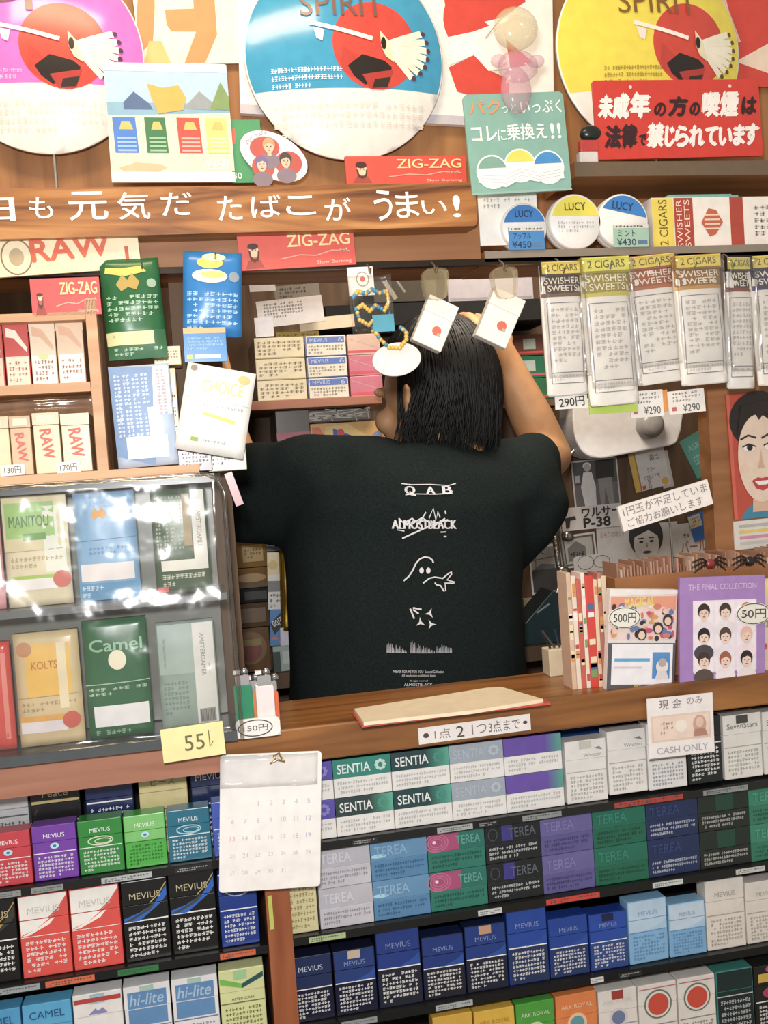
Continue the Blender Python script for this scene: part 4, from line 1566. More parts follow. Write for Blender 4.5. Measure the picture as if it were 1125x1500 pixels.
GBX = 'paper boxes in the wooden shelf'
for x0, x1, yt, c, lo, lab in ((-40, 9, 480, '#c05048g', '#e0c0a8', 'red paper box cut off at the left edge of the wooden shelf'),
                               (11, 47, 476, '#c8443cg', '#e6d2bc', 'red and cream paper box on the upper board of the wooden shelf'),
                               (49, 86, 474, '#e4cdb0g', '#f0e8dc', 'cream paper box with a green dot on the upper board of the wooden shelf'),
                               (88, 127, 472, '#e0bf9cg', '#f2ece2', 'tan paper box with a white front beside the shelf side panel')):
    Y = -.012
    z = wz + zz(562)
    xa, xb = Xat(x0, z, Y), Xat(x1, z, Y)
    H = P((x0 + x1) / 2, yt, Y).z - z
    b = B(xb - xa, H, x0 + 60)
    b.box(-b.W / 2, b.W / 2, 0, .05, 0, H, c)
    b.rect(.04, .02, .96, .48, lo, 1)
    b.lines(.12, .06, .88, .42, 4, '#b88a78', 6, 2)
    b.pl([(.1, .95), (.5, .9), (.92, .62), (.9, .55), (.4, .78), (.1, .8)], '#f0dcc8' if 'red' in lab else '#d8a884', 2)
    if 'green' in lab:
        b.ell(.5, .46, .2, .12, '#c8d088', 3)
    o = b.build('paper_box', bevel=.0008)
    q = B(b.W, H)
    q.box(-b.W / 2 - .0003, b.W / 2 + .0003, -.0004, .0503, H * .86, H + .0004, c)
    q.build('lid', o)
    tag(o, lab, 'box', GBX)
    o.location = ((xa + xb) / 2, Y, z + .0006)
for x0, x1, yt, lab in ((-45, 18, 612, 'cream cone box with red letters at the left edge of the lower board'), (20, 50, 610, 'tan cone box with red letters behind the 130 yen card'),
                        (54, 92, 605, 'cream cone box with red letters left of the 170 yen card'), (95, 136, 606, 'cream cone box with red letters beside the shelf side panel')):
    Y = -.014
    z = wz + zz(694)
    xa, xb = Xat(x0, z, Y), Xat(x1, z, Y)
    H = P((x0 + x1) / 2, yt, Y).z - z
    b = B(xb - xa, H, x0 + 60)
    cc = '#dcb893g' if x0 == 20 else '#ead7aeg'
    b.box(-b.W / 2, b.W / 2, 0, .05, 0, H * .8, cc)
    k = H / b.W
    b.text('RAW', .5 - .24 * k, .40, .5 + .24 * k, .40 + .42 / k, '#d0604c', 2, .03, ang=-pi / 2 + .1)
    o = b.build('cone_box', bevel=.0008)
    q = B(b.W, H)
    q.box(-b.W / 2 - .0003, b.W / 2 + .0003, -.0004, .0503, H * .8 + .0003, H, cc)
    q.rect(.15, .84, .85, .96, '#f0e2c4', 3)
    q.build('lid', o)
    tag(o, lab, 'box', 'cone boxes in the wooden shelf')
    o.location = ((xa + xb) / 2, Y, z + .0006)
for bl, br, tl, s, lab in (((2, 698), (37, 695), (2, 682), '130円', 'small white 130 yen price card on the wooden shelf'), ((84, 695), (119, 691), (83, 678), '170円', 'small white 170 yen price card on the wooden shelf')):
    card('price_card', lab, 'price card', bl, br, tl, -.0295, '#f2ece2', lambda b: b.text(s, .15, .18, .85, .82, '#55484a', 2), group='price cards on the wooden shelf')
f = fit((-20, 606), (141, 596), (-20, 588), -.024)
b = B(f[1], f[2], 3)
b.box(-f[1] / 2, f[1] / 2, 0, .0004, 0, f[2], FILM)
for i in range(60):
    pass
o = b.build('plastic_cover', warp=bulge(f[1], f[2], .004, .006, 9, .0002), cut=.01)
tag(o, 'crinkled clear plastic strip above the cone boxes in the wooden shelf', 'plastic cover')
put(o, f)


# ================================================================ acrylic case with tobacco pouches
YC = -.052
xc1 = P(343, 900, YC).x
xc0 = -.84
zc = ZT
t = thing('display_case', 'clear acrylic case with grey frame full of tobacco pouches on the counter', 'display case', (xc0, YC, zc))
zq = lambda y, x=150: P(x, y, YC).z - zc
Wc = xc1 - xc0
HC = P(300, 694, YC).z - zc
b = B()
b.box(0, Wc - .006, .0, .085, 0, zq(1092), '#50565ag')
b.build('base_rail', t)
b = B()
b.box(0, Wc - .006, .002, .085, zq(895), zq(884), '#6a6e70g')
b.build('shelf', t)
b = B()
b.box(0, Wc - .01, 0, .085, HC - .009, HC, '#5c6468g')
b.build('top_rail', t)
b = B()
b.box(0, Wc - .012, .082, .085, zq(1090), HC - .0125, '#7d8078g')
b.build('back_panel', t)
b = B()
rr_ = .02
out = []
for cx, cz, a in ((Wc - rr_, HC - rr_, 0),):
    out += [(cx + rr_ * cos(rad(a + 15 * i)), cz + rr_ * sin(rad(a + 15 * i))) for i in range(7)]
out = [(Wc, 0.0)] + out
rows = [[(x, y, z) for x, z in out] for y in (-.002, .085)]
b.grid(rows, SMOKE)
b.build('side_wall', t, smooth=True)
b = B()
b.tube([(Wc - .001, -.002, .002), (Wc - .001, -.002, HC - .02), (Wc - .007, -.002, HC - .006), (Wc - .02, -.002, HC), (0, -.002, HC)], .0022, SMOKE, 8)
b.build('edge_trim', t)
b = B(Wc, HC - zq(1092), 4)
b.box(-b.W / 2, b.W / 2 - .004, -.0035, -.0032, 0, b.H, FILM)
o = b.build('front_cover', t, warp=bulge(b.W, b.H, .0, .004, 4, -1), cut=.016)
o.location = (Wc / 2, 0, zq(1092))

GT = 'tobacco pouches in the acrylic case'


def pouch(label, bl, br, tl, c, draw, seed):
    Y = YC + .027
    o = card('tobacco_pouch', label, 'tobacco pouch', bl, br, tl, Y, c, draw, T=.012, bul=.004, crink=.0012, seed=seed, group=GT)
    o.rotation_euler = (0, 0, 0)
    o.location.z = zc + (zq(884) if bl[1] < 950 else zq(1092)) + .0008
    return o


def sticker(b, u0, v0, u1, v1, c='#f2eeea'):
    b.rect(u0, v0, u1, v1, c, 4)


def dr(b):
    b.rect(.0, .50, 1, 1, '#dccfa0', 1)
    b.rect(.04, .62, .80, .94, '#9cc86a', 2)
    b.text('MANITOU', .10, .72, .72, .82, '#5c8a4a', 3, .01)
    b.rect(.3, .60, .66, .66, '#6aa048', 3)
    b.stroke([(.0, .50), (1, .51)], .0006, '#a89468', 2)
    b.lines(.08, .34, .9, .46, 2, '#b8a878', 12, 2)
    b.rect(.05, .25, .75, .28, '#a8cc4a', 3)
    sticker(b, .05, .15, .78, .25)
    b.ell(.86, .23, .14, .14, '#d86a5a', 5)
    b.rect(.62, .3, .95, .9, '#e4e6d4', 2)


pouch('cream tobacco pouch with a green name panel upper left in the acrylic case', (14, 890), (108, 884), (4, 728), '#e6d9b4g', dr, 11)


def dr(b):
    camelpic(b, .40, .79, .13, '#e8a030')
    b.text('CAMEL', .15, .86, .55, .91, '#8fb4d8', 3)
    b.stroke([(.0, .55), (1, .57)], .0007, '#4a7aa8', 2)
    b.lines(.2, .42, .85, .5, 2, '#5a8ab4', 10, 2)
    sticker(b, .05, .18, .92, .34, '#eae2e0')
    b.lines(.04, .02, .4, .15, 2, '#c8e0f0', 5, 2)
    b.rect(.0, .0, 1, .16, '#5f9cc8', 1)


pouch('sky blue tobacco pouch with an orange animal upper middle in the acrylic case', (119, 887), (208, 881), (117, 728), '#86b4dag', dr, 12)


def dr(b):
    for i in range(4):
        b.lines(.06 + i * .13, .42, .16 + i * .13, .94, 14, '#b8c4a8', 2, 2)
    b.rect(.56, .45, .70, .95, '#a89468', 1)
    b.rect(.72, .22, .96, .98, '#e6e4da', 2)
    b.text('AMSTERDAMER', .50, .585, 1.18, .63, '#8a8a80', 3, ang=-pi / 2)
    sticker(b, .12, .22, .75, .32, '#e8e6d8')
    b.lines(.12, .06, .9, .2, 2, '#c8ccb8', 10, 2)
    b.rect(.02, .02, .22, .07, '#d8605a', 3)


pouch('dark green tobacco pouch with a white side label upper right in the acrylic case', (231, 881), (312, 874), (221, 728), '#50664cg', dr, 13)
pouch('pink tobacco pouch at the left edge in the upper row of the acrylic case', (-70, 897), (9, 891), (-74, 736), '#e2a0a4g', lambda b: sticker(b, .4, .2, .98, .5), 14)
pouch('red tobacco pouch at the left edge in the lower row of the acrylic case', (-64, 1093), (24, 1086), (-66, 934), '#dc4438g', lambda b: b.rect(.85, .1, .93, .9, '#e88070', 1), 15)


def dr(b):
    b.rect(.16, .44, .86, .90, '#f0bc3c', 2)
    b.ell(.16, .86, .12, .12, '#c88a5a', 3)
    b.text('KOLTS', .26, .68, .66, .75, '#c87828', 3, .01)
    b.stroke([(.0, .43), (1, .44)], .0006, '#a08a5a', 2)
    b.lines(.06, .30, .92, .40, 2, '#a8946a', 12, 2)
    b.rect(.03, .22, .78, .27, '#e8a83a', 3)
    sticker(b, .03, .12, .75, .22, '#e8dfe0')
    b.ell(.82, .21, .14, .14, '#d85a48', 5)
    b.rect(.66, .32, .80, .9, '#ecdcb0', 3)


pouch('tan tobacco pouch with a yellow panel lower left in the acrylic case', (31, 1086), (125, 1076), (28, 920), '#dcc490g', dr, 16)


def dr(b):
    b.text('Camel', .10, .74, .92, .84, '#8fc09a', 3, .02)
    b.ell(.52, .66, .14, .16, '#f2e8c8', 3)
    b.stroke([(.0, .46), (1, .47)], .0009, '#b0ceb0', 2)
    b.lines(.04, .36, .96, .44, 2, '#a8c8ac', 10, 2)
    sticker(b, .10, .10, .96, .28, '#f0eeee')
    b.lines(.1, .02, .9, .08, 1, '#8fb894', 10, 2)


pouch('dark green tobacco pouch with a white sticker lower middle in the acrylic case', (132, 1078), (225, 1068), (129, 905), '#246840g', dr, 17)


def dr(b):
    b.rect(.02, .52, .66, .98, '#a4b8ae', 1)
    b.lines(.06, .14, .5, .46, 7, '#70867a', 7, 2)
    b.rect(.62, .04, .98, .98, '#dedcd4', 2)
    b.text('AMSTERDAMER', .40, .665, 1.16, .705, '#8a8a80', 3, ang=-pi / 2)
    b.rect(.66, .05, .94, .18, '#9a9894', 3)
    for i in range(9):
        b.rect(.68 + i * .028, .06, .69 + i * .028, .17, '#55544f', 4)


pouch('grey green tobacco pouch with a barcode lower right in the acrylic case', (239, 1066), (323, 1057), (234, 908), '#93a89cg', dr, 18)
card('price_card', 'yellow card with handwritten 55 on the base rail of the acrylic case', 'price card', (240, 1118), (331, 1104), (238, 1069), YC - .008, '#ece39a', lambda b: (b.text('55', .36, .26, .68, .72, '#6a6444', 2, 0), b.stroke([(.76, .78), (.76, .3), (.82, .45)], .001, '#6a6444', 2)), T=.0008)
# pinkish plastic flap beside the case top
card('plastic_flap', 'pinkish plastic flap hanging at the upper corner of the acrylic case', 'plastic flap', (346, 742), (357, 738), (340, 692), -.03, '#b88a94g', None, T=.002)

# lighters in a stand
f = fit((347, 1092), (412, 1084), (350, 1062), -.050)
zst = ZT
t = thing('lighter_stand', 'white card stand marked 150 yen holding lighters beside the acrylic case', 'stand', (f[0].x, -.050, zst), (0, 0, 0))
W, H = f[1], .021
b = B(W, H, 3)
b.rounded(.006, 0, .002, '#eae6e2')
b.ring(.44, .5, .38, .18, .0012, '#4a4648', 1)
b.text('150円', .17, .34, .72, .66, '#4a4648', 2)
b.build('front_card', t)
b = B(W, H, 3)
b.box(-W / 2, W / 2, .002, .030, 0, .004, '#d8d4d0')
b.build('tray', t)
GL = 'lighters in the stand'
for px, c, yt, lab, dy in ((358, '#1f8a64', 1004, 'translucent green lighter in the white stand', .004), (390, '#e8dcdc', 1004, 'white lighter in the white stand', .004), (374, '#e08a4a', 1012, 'orange lighter behind the green and white lighters', .014), (402, '#e0683c', 1012, 'red orange lighter half hidden behind the white lighter', .014)):
    Y = -.050 + dy
    x = P(px, 1040, Y).x
    zt = P(px, yt, Y).z
    l = thing('lighter', lab, 'lighter', (x, Y, zst + .0042), (0, 0, 0), GL)
    h = zt - zst - .0042
    b = B()
    b.rounded(.003, 0, .010, c + 's', -.0098 if dy < .01 else -.0055, .0098 if dy < .01 else .0055, 0, h)
    b.build('body', l, bevel=.001)
    b = B()
    b.rounded(.002, .0005, .0095, '#c8c8ccx', -.0075 if dy < .01 else -.0045, .0075 if dy < .01 else .0045, h, h + .011)
    b.build('metal_hood', l)
    b = B()
    b.lathe([(.0005, -.004), (.0042, -.004), (.0042, .004), (.0005, .004)], '#a0a0a4x', 16, 'y', (.003, .005, h + .014))
    b.box(-.009, -.002, .002, .008, h + .012, h + .016, '#e8e4e0g')
    b.build('spark_wheel', l)

# calendar
f = fit((321, 1308), (469, 1298), (322, 1106), -.040)
t = thing('calendar', 'white plastic covered calendar sheet with pink and grey dates hanging below the counter', 'calendar')
put(t, f)
W, H = f[1], f[2]
b = B(W, H, 5)
b.rounded(.004, 0, .0015, '#f3efec')
cols = ['#eab8c4', '#c8c0c8', '#c8c0c8', '#e6c4d0', '#c8c0c8', '#c8c0c8', '#b8b8d4']
n = 1
for r_ in range(5):
    for k in range(7):
        if n > 31 or (r_ == 0 and k < 2):
            continue
        u, v = .10 + k * .125, .62 - r_ * .125
        b.text(str(n), u, v, u + .05, v + .035, cols[k], 1, keep=True)
        n += 1
b.build('sheet', t)
b = B(W, H, 5)
b.box(-W * .5, W * .46, -.003, -.0028, H * .76, H * .995, FILM)
b.build('plastic_top', t, warp=bulge(W, H, .0, .003, 6, -1), cut=.012)
b = B(W, H, 5)
b.tube([(.004, -.004, H * .95), (.002, -.006, H * .99), (.008, -.002, H * 1.0), (.012, -.005, H * .95)], .0012, '#c8a860x')
b.tube([(-.002, -.004, H * .93), (.006, -.006, H * .96), (.014, -.004, H * .94)], .001, '#c8a860x')
b.build('clip', t)
# little yellow tag on the post
card('hook_tag', 'thin yellow green tag hanging on the wooden post', 'tag', (396, 1362), (402, 1361), (397, 1312), -.016, '#c8cc4a', None, T=.001)


# ================================================================ inside the kiosk
def Pz(px, py, z):
    d = ray(px, py)
    return EYE + d * ((z - EYE.z) / d.z)


def unit(name, label, cat, px0, px1, pyt, pyb, Y, dep, c, draw=None, group=None, parts=None, bevel=.001):
    """an upright box whose front fills px0..px1, pyt..pyb"""
    pm = (px0 + px1) / 2
    zb, zt = P(pm, pyb, Y).z, P(pm, pyt, Y).z
    xa, xb = Xat(px0, zb, Y), Xat(px1, zb, Y)
    b = B(xb - xa, zt - zb, int(px0 + pyb))
    b.box(-b.W / 2, b.W / 2, 0, dep, 0, b.H, c)
    if draw:
        draw(b)
    o = b.build(name, bevel=bevel)
    o.location = ((xa + xb) / 2, Y, zb)
    if label:
        tag(o, label, cat, group)
    return o


def boards(name, label, px0, px1, pyt, pyb, Y, c, cat='shelf'):
    o = unit(name, label, cat, px0, px1, pyt, pyb, Y, .739 - Y, c)
    return o


YS = .54
boards('wall_shelf', 'orange brown wall shelf inside the kiosk carrying the cream cartons', 340, 560, 584, 597, YS - .01, W_RAIL)
GC = 'cartons on the wall shelf inside'


def mev(b):
    b.rect(.05, .64, .97, .94, '#5a7ac4', 1)
    b.text('MEVIUS', .12, .70, .55, .88, '#c4d0e8', 2)
    b.text('6', .82, .68, .93, .9, '#c4d0e8', 2)
    b.lines(.06, .12, .94, .56, 3, '#a8a48c', 12, 1)
    b.rect(0, 0, 1, .05, '#3f4f9a', 1)
    b.rect(0, 0, .03, 1, '#5a68a8', 1)


zs = P(480, 584, YS).z
TIER = (P(480, 553, YS).z - zs)
for i, nm in enumerate(('bottom', 'middle', 'top')):
    for px0, px1, c, dr_, lb in ((378, 451, '#e4d8b4g', lambda b: (b.lines(.05, .15, .95, .85, 4, '#b0a078', 9, 1), b.rect(0, 0, 1, .06, '#b8a468', 1)), '%s cream carton in the stack on the wall shelf'),
                                 (452, 512, '#e6e0ccg', mev, '%s blue banded carton end in the stack on the wall shelf'),
                                 (514, 562, '#d0788cg' if i < 2 else '#d8b8a8g', lambda b: (b.rect(0, .1, 1, .22, '#d84a5a', 1), b.stroke([(.05, .8), (.95, .3)], .0008, '#e0b0b8', 1)), '%s pinkish carton in the stack beside the hair')):
        xa, xb = Xat(px0, zs, YS), Xat(px1, zs, YS)
        b = B(xb - xa - .001, TIER - .0006, px0 + i)
        b.box(-b.W / 2, b.W / 2, 0, .15, 0, b.H, c)
        dr_(b)
        o = b.build('cigarette_carton', bevel=.0008)
        o.location = ((xa + xb) / 2, YS, zs + .0003 + TIER * i)
        tag(o, lb % nm, 'carton', GC)
ztop = zs + TIER * 3 + .0005
# papers lying against the wall above the cartons
for n_, lab, bl, br, tl, Y, c, dr_ in (
        ('paper_sheet', 'grey white printed sheet leaning on the cartons inside the kiosk', (380, 481), (476, 470), (370, 443), .57, '#c8c4c4', lambda b: b.lines(.1, .3, .7, .9, 5, '#8a8888', 14)),
        ('paper_sheet', 'small white card standing above the printed sheet inside the kiosk', (366, 428), (404, 426), (366, 405), .60, '#c8c6c8', None),
        ('paper_sheet', 'cream folded sheet leaning right of the printed sheet inside the kiosk', (440, 486), (520, 478), (436, 468), .59, '#c8b89c', None),
        ('paper_sheet', 'dark grey sheet leaning behind the printed sheet inside the kiosk', (404, 446), (470, 440), (400, 420), .62, '#7a7268', lambda b: b.lines(.1, .3, .7, .9, 3, '#4a4844', 10)),
        ('paper_sheet', 'small white slip standing on the left end of the cartons', (375, 494), (402, 492), (375, 466), .555, '#d4d4dc', None)):
    o = card(n_, lab, 'paper', bl, br, tl, Y, c, dr_, T=.002, group='papers on the cartons')
o = unit('small_carton', 'olive yellow box lying on the cartons under the papers', 'carton', 404, 468, 478, 492, .60, .08, '#a89038g', lambda b: b.lines(.05, .2, .95, .8, 2, '#6a5a20', 10), group=None)
o.location.z = ztop
for ob in [q for q in col.objects if q.name.startswith('paper_sheet') and q.location.y > .5]:
    pass

boards('wall_shelf', 'black upper wall shelf inside the kiosk above the black hair', 478, 812, 442, 474, .60, '#242424m')
unit('storage_box', 'dark grey box with slanted pale strips on the black shelf behind the bead bag', 'box', 548, 640, 396, 442, .61, .10, '#4a463em', lambda b: (b.stroke([(.1, .95), (.35, .1)], .008, '#8a857a', 1), b.stroke([(.3, .95), (.5, .3)], .004, '#77726a', 1)), 'boxes on the black shelf')
unit('storage_box', 'lavender grey storage box on the black shelf behind the miniature packs', 'box', 657, 782, 391, 441, .61, .10, '#a8a6b0m', lambda b: b.rect(.02, .05, .98, .12, '#8a8690', 1), 'boxes on the black shelf')

# green cartons right of the head
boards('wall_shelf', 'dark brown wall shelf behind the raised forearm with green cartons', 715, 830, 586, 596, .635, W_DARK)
for yt, yb, c, l2, lab in ((555, 586, '#246a44g', '#c8402c', 'lowest green carton with a red line behind the raised forearm'), (522, 554, '#1f6a4cg', '#c8405a', 'middle green carton behind the raised forearm'), (490, 521, '#6a4438g', '#c84038', 'brown carton with a red line on top of the green cartons')):
    unit('cigarette_carton', lab, 'carton', 722, 812, yt, yb, .645, .08, c, lambda b: (b.rect(0, .1, 1, .2, l2, 1), b.rect(.5, .3, .7, .8, '#a0b0a8', 1)), 'cartons behind the raised forearm')

# colourful things under the left shelf
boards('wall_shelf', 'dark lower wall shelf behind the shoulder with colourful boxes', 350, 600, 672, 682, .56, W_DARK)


def dr(b):
    b.pl([(.15, .2), (.7, .1), (.95, .35), (.5, .95), (.2, .9)], '#e0c070', 1)
    b.pl([(.3, .85), (.75, .45), (.98, .35), (.98, .15), (.6, .25), (.3, .6)], '#2f58b8', 2)
    b.ell(.40, .72, .05, .05, '#c83a38', 3)
    for i in range(3):
        b.stroke([(.35, .62 - i * .1), (.8, .34 - i * .1)], .003, '#c83a3c' if i % 2 else '#e8e4e0', 3)
    b.pl([(.02, .3), (.2, .6), (.12, .9), (.02, .9)], '#d87038', 2)
    b.pl([(.5, .02), (.98, .02), (.9, .14), (.5, .12)], '#2a5a9a', 2)
    b.ell(.9, .6, .06, .05, '#8088b8', 3)


o = unit('snack_box', 'orange and blue printed box under the wall shelf beside the neck', 'box', 458, 566, 618, 672, .565, .12, '#d8a860g', dr)
unit('clear_bag', 'crumpled silvery bag lying on the printed box under the wall shelf', 'bag', 430, 545, 599, 618, .58, .08, '#8a8478g', lambda b: [b.stroke([(b.rng.random(), b.rng.random()), (b.rng.random(), b.rng.random())], .0015, '#c8c4b8', 1) for i in range(14)], bevel=.006)
unit('storage_box', 'greyish box with a pink strip under the wall shelf left of the printed box', 'box', 408, 457, 601, 672, .57, .12, '#6a625cg', lambda b: b.rect(0, .40, 1, .55, '#c06a7c', 1))

# back counter behind the person, carrying the clutter either side
zbk = P(400, 985, .50).z
b = B()
b.box(XL + .002, XR - .002, .488, .738, 0, .025, W_DARK)
o = b.build('back_counter')
o.location.z = zbk - .0255
tag(o, 'dark wooden shelf board along the back wall behind the person', 'shelf')
b = B()
b.box(-.02, .02, 0, .02, 0, zbk - .0257, W_DARK)
for x in (XL + .05, XR - .05):
    q = B()
    q.box(x - .02, x + .02, .49, .53, -(zbk - .0255), 0, W_DARK)
    q.build('leg', o)

GL2 = 'clutter stacked left of the person'
zc_ = zbk
for yt, yb, x0, x1, c, dr_, n_, lab, dep in (
        (920, 985, 340, 398, '#6a4a28g', lambda b: (b.ell(.5, .55, .42, .42, '#7a5a30', 1), b.ell(.5, .5, .3, .3, '#7a3a28', 2), b.rect(.2, .6, .8, .75, '#8a7a40', 3)), 'storage_box', 'brown box with a round red and yellow print at the bottom of the left stack', .15),
        (884, 919, 342, 396, '#5a4630m', lambda b: b.rect(.1, .2, .9, .8, '#6a543a', 1), 'storage_box', 'plain brown box above the round printed box in the left stack', .14),
        (862, 883, 344, 394, '#2c2a26m', lambda b: b.rect(.3, .2, .95, .8, '#1c1c1c', 1), 'storage_box', 'dark box in the middle of the left stack', .14),
        (832, 861, 342, 396, '#7a5a2cm', lambda b: (b.ell(.5, .5, .4, .12, '#9a7a44', 1), b.rect(.1, .0, .9, .2, '#4a3a24', 1)), 'storage_box', 'tan box with an oval print in the left stack', .14),
        (790, 831, 344, 394, '#80602cm', lambda b: (b.rect(.25, .2, .85, .8, '#a0803c', 1), b.lines(.3, .3, .8, .7, 3, '#6a5020', 6, 2)), 'storage_box', 'tan box with a square label on top of the left stack', .14)):
    o = unit(n_, lab, 'box', x0, x1, yt, yb, .505, dep, c, dr_, GL2)
card('print_card', 'narrow card with cream white and grey print beside the left stack', 'card', (393, 893), (416, 892), (391, 800), .50, '#dcd8d4', lambda b: (b.rect(0, .55, 1, .92, '#d8c8a0', 1), b.rect(0, .28, 1, .45, '#7c7c7e', 1), b.rect(0, .9, 1, 1, '#4a5260', 1), b.lines(.1, .02, .9, .26, 3, '#7a7678', 4, 1), b.ell(.35, .7, .3, .3, '#c8b070', 2)), T=.004)
card('price_card', 'blue card with a black tilted 100 yen label left of the shirt', 'price card', (396, 946), (418, 945), (394, 893), .498, '#4a86c4', lambda b: (b.pl([(.02, .6), (.7, .9), (1, .6), (.3, .3)], '#26282c', 1), b.text('00円', .15, .55, .9, .75, '#e8e8e8', 3, ang=.4), b.ell(.3, .2, .25, .1, '#d86a5a', 1), b.ell(.75, .1, .2, .1, '#d86a5a', 1)), T=.003)
o = card('foil_bag', 'crumpled gold foil strip hanging left of the shirt', 'foil', (412, 925), (430, 924), (404, 806), .496, '#c8a020x', None, T=.004, bul=.003, crink=.006, seed=8)
card('white_slip', 'white slip at the lower end of the gold foil strip', 'paper', (411, 946), (430, 945), (410, 920), .494, '#d4d0dc', None, T=.002)
unit('plastic_case', 'pale teal plastic case at the bottom left of the shirt', 'case', 402, 436, 946, 983, .50, .03, '#a8b8b0g', lambda b: (b.rect(.0, .0, .3, .8, '#3a4a44', 1), b.rect(.4, .3, .9, .8, '#c4ccc8', 1)))

# ---------------------------------------------------------------- right side: posters on the back wall
YW = .737


def bw_people(b):
    b.rect(.03, .03, .97, .97, '#6a6868', 1)
    b.rect(.03, .5, .97, .97, '#50504f', 2)
    b.ell(.33, .88, .09, .07, '#d8d6d4', 3)
    b.ell(.33, .84, .07, .08, '#b0acaa', 4)
    b.pl([(.22, .04), (.46, .04), (.48, .45), (.42, .75), (.24, .75), (.16, .45)], '#dcdad8', 4)
    b.pl([(.56, .04), (.64, .04), (.68, .4), (.74, .04), (.86, .04), (.84, .6), (.54, .6)], '#8e8c8a', 4)
    b.pl([(.5, .6), (.9, .6), (.92, .97), (.52, .97)], '#2c2c2c', 4)
    b.rect(.05, .55, .16, .7, '#b8b6b4', 3)


card('photo_poster', 'black and white photo poster of two standing people below the lamp', 'poster', (843, 748), (910, 740), (840, 676), YW, '#c8c4c0', bw_people)


def dr(b):
    b.rect(0, 0, .14, 1, '#d8b030', 1)
    b.rect(.14, 0, .18, 1, '#a8842a', 2)
    b.text('SONGS', .22, .12, .62, .2, '#4a4644', 2, ang=pi / 2)
    b.text('タワー', .42, .42, .66, .55, '#4a4644', 2)
    b.text('インソアモ', .28, .25, .75, .36, '#55504c', 2)
    b.ell(.86, .12, .1, .1, '#d8a830', 2)
    b.rect(.2, .02, .3, .12, '#c84a3a', 2)
    b.text('冨士', .55, .7, .85, .85, '#4a4644', 2)


card('flyer', 'white flyer with a yellow edge tilted under the lamp', 'flyer', (932, 722), (983, 709), (911, 668), YW - .002, '#d4d0cc', dr)
card('flyer', 'small white card behind the tilted yellow edged flyer', 'flyer', (972, 716), (988, 712), (966, 662), YW + .0005, '#c4c0b8', None)
card('flyer', 'teal flyer with dark letters tilted at the upper right of the back wall', 'flyer', (1022, 702), (1078, 668), (985, 655), YW, '#4a9488', lambda b: (b.text('LUCY', .45, .62, .85, .82, '#1f3a38', 2, .01), b.lines(.1, .3, .9, .52, 3, '#a8ccc4', 12), b.ell(.7, .2, .12, .1, '#8ac060', 2), b.text('ASK', .1, .66, .4, .8, '#88c0b8', 2)))


def dr(b):
    b.text('ワルサー', .34, .52, .98, .92, '#2a2826', 2, .03)
    b.text('P-38', .36, .08, .80, .48, '#2a2826', 2, .04)
    b.pl([(.02, .55), (.22, .62), (.24, .48), (.14, .44), (.12, .12), (.06, .12), (.06, .42)], '#3a3836', 2)


card('letter_card', 'white card with bold black characters below the photo poster', 'card', (824, 779), (912, 770), (826, 745), YW - .003, '#d0ccc8', dr)


def dr(b):
    face_art(b, .60, .62, .34, '#c4c2c0', '#302e2e', '#a8a6a4', 2, True)
    b.ell(.30, .05, .16, .08, '#3a3838', 5)
    b.text('私もこの頃です', .04, .78, .34, .90, '#a86a68', 2)


card('woman_poster', 'grey poster of a smiling woman drawn in black and white', 'poster', (878, 842), (996, 830), (882, 774), YW - .001, '#c0bebc', dr)
card('woman_poster', 'white poster sheet with red characters right of the smiling woman', 'poster', (996, 836), (1040, 830), (992, 768), YW - .0005, '#c4c2c0', lambda b: (b.text('バール', .1, .36, .95, .62, '#a8583c', 2, .01), b.lines(.2, .68, .8, .8, 1, '#88605c', 5)))
card('blue_flyer', 'blue flyer with a tan label tilted at the right of the back wall', 'flyer', (1018, 794), (1060, 778), (1008, 756), YW - .004, '#2a66b4', lambda b: (b.rect(.0, .5, .4, .95, '#c8b898', 1), b.lines(.04, .55, .36, .9, 3, '#6a5a48', 5, 2), b.text('CR-8077E', .42, .3, 1.0, .42, '#a8c4e8', 2, ang=1.2)))
card('small_note', 'small pale note on the back wall below the blue flyer', 'note', (1034, 804), (1060, 801), (1033, 791), YW - .003, '#bcb8b4')


def dr(b):
    b.rect(.06, .05, .94, .95, '#8a8886', 1)
    b.rect(.06, .05, .94, .5, '#3a3a3a', 2)
    b.pl([(.1, .5), (.4, .62), (.9, .58), (.9, .5)], '#5a5a5a', 2)
    b.stroke([(.2, .5), (.25, .9), (.6, .8)], .0015, '#454545', 3)
    b.stroke([(.1, .7), (.9, .74)], .001, '#454545', 3)


card('photo_poster', 'black and white harbour photo with pinned corners beside the lamp arm', 'poster', (780, 872), (820, 867), (779, 800), YW, '#c8c6c2', dr)
card('photo_poster', 'black and white house photo with a black frame behind the lamp arm', 'poster', (824, 834), (876, 826), (822, 786), YW - .0005, '#c4c2be', lambda b: (b.rect(.05, .06, .95, .94, '#55534f', 1), b.rect(.1, .12, .9, .88, '#a8a6a2', 2), b.pl([(.2, .2), (.7, .2), (.7, .6), (.45, .8), (.2, .6)], '#6a6866', 3), b.lines(.25, .3, .65, .5, 1, '#2c2c2c', 5, 4, False)))
card('speech_card', 'white cut out card with rounded bubbles near the lamp base', 'card', (842, 842), (900, 834), (842, 816), YW - .005, '#c0bebc', lambda b: (b.ring(.3, .6, .2, .16, .0012, '#4a4846', 1), b.ring(.7, .55, .2, .14, .0012, '#4a4846', 1)), r=.008)
o = unit('switch_plate', 'cream wall switch plate with a white label behind the lamp base', 'switch', 771, 789, 876, 944, .730, .0095, '#a89c84g', lambda b: (b.rect(.25, .2, .55, .8, '#d8d6d0', 1), b.text('315', .3, .4, .5, .6, '#55504c', 2)))

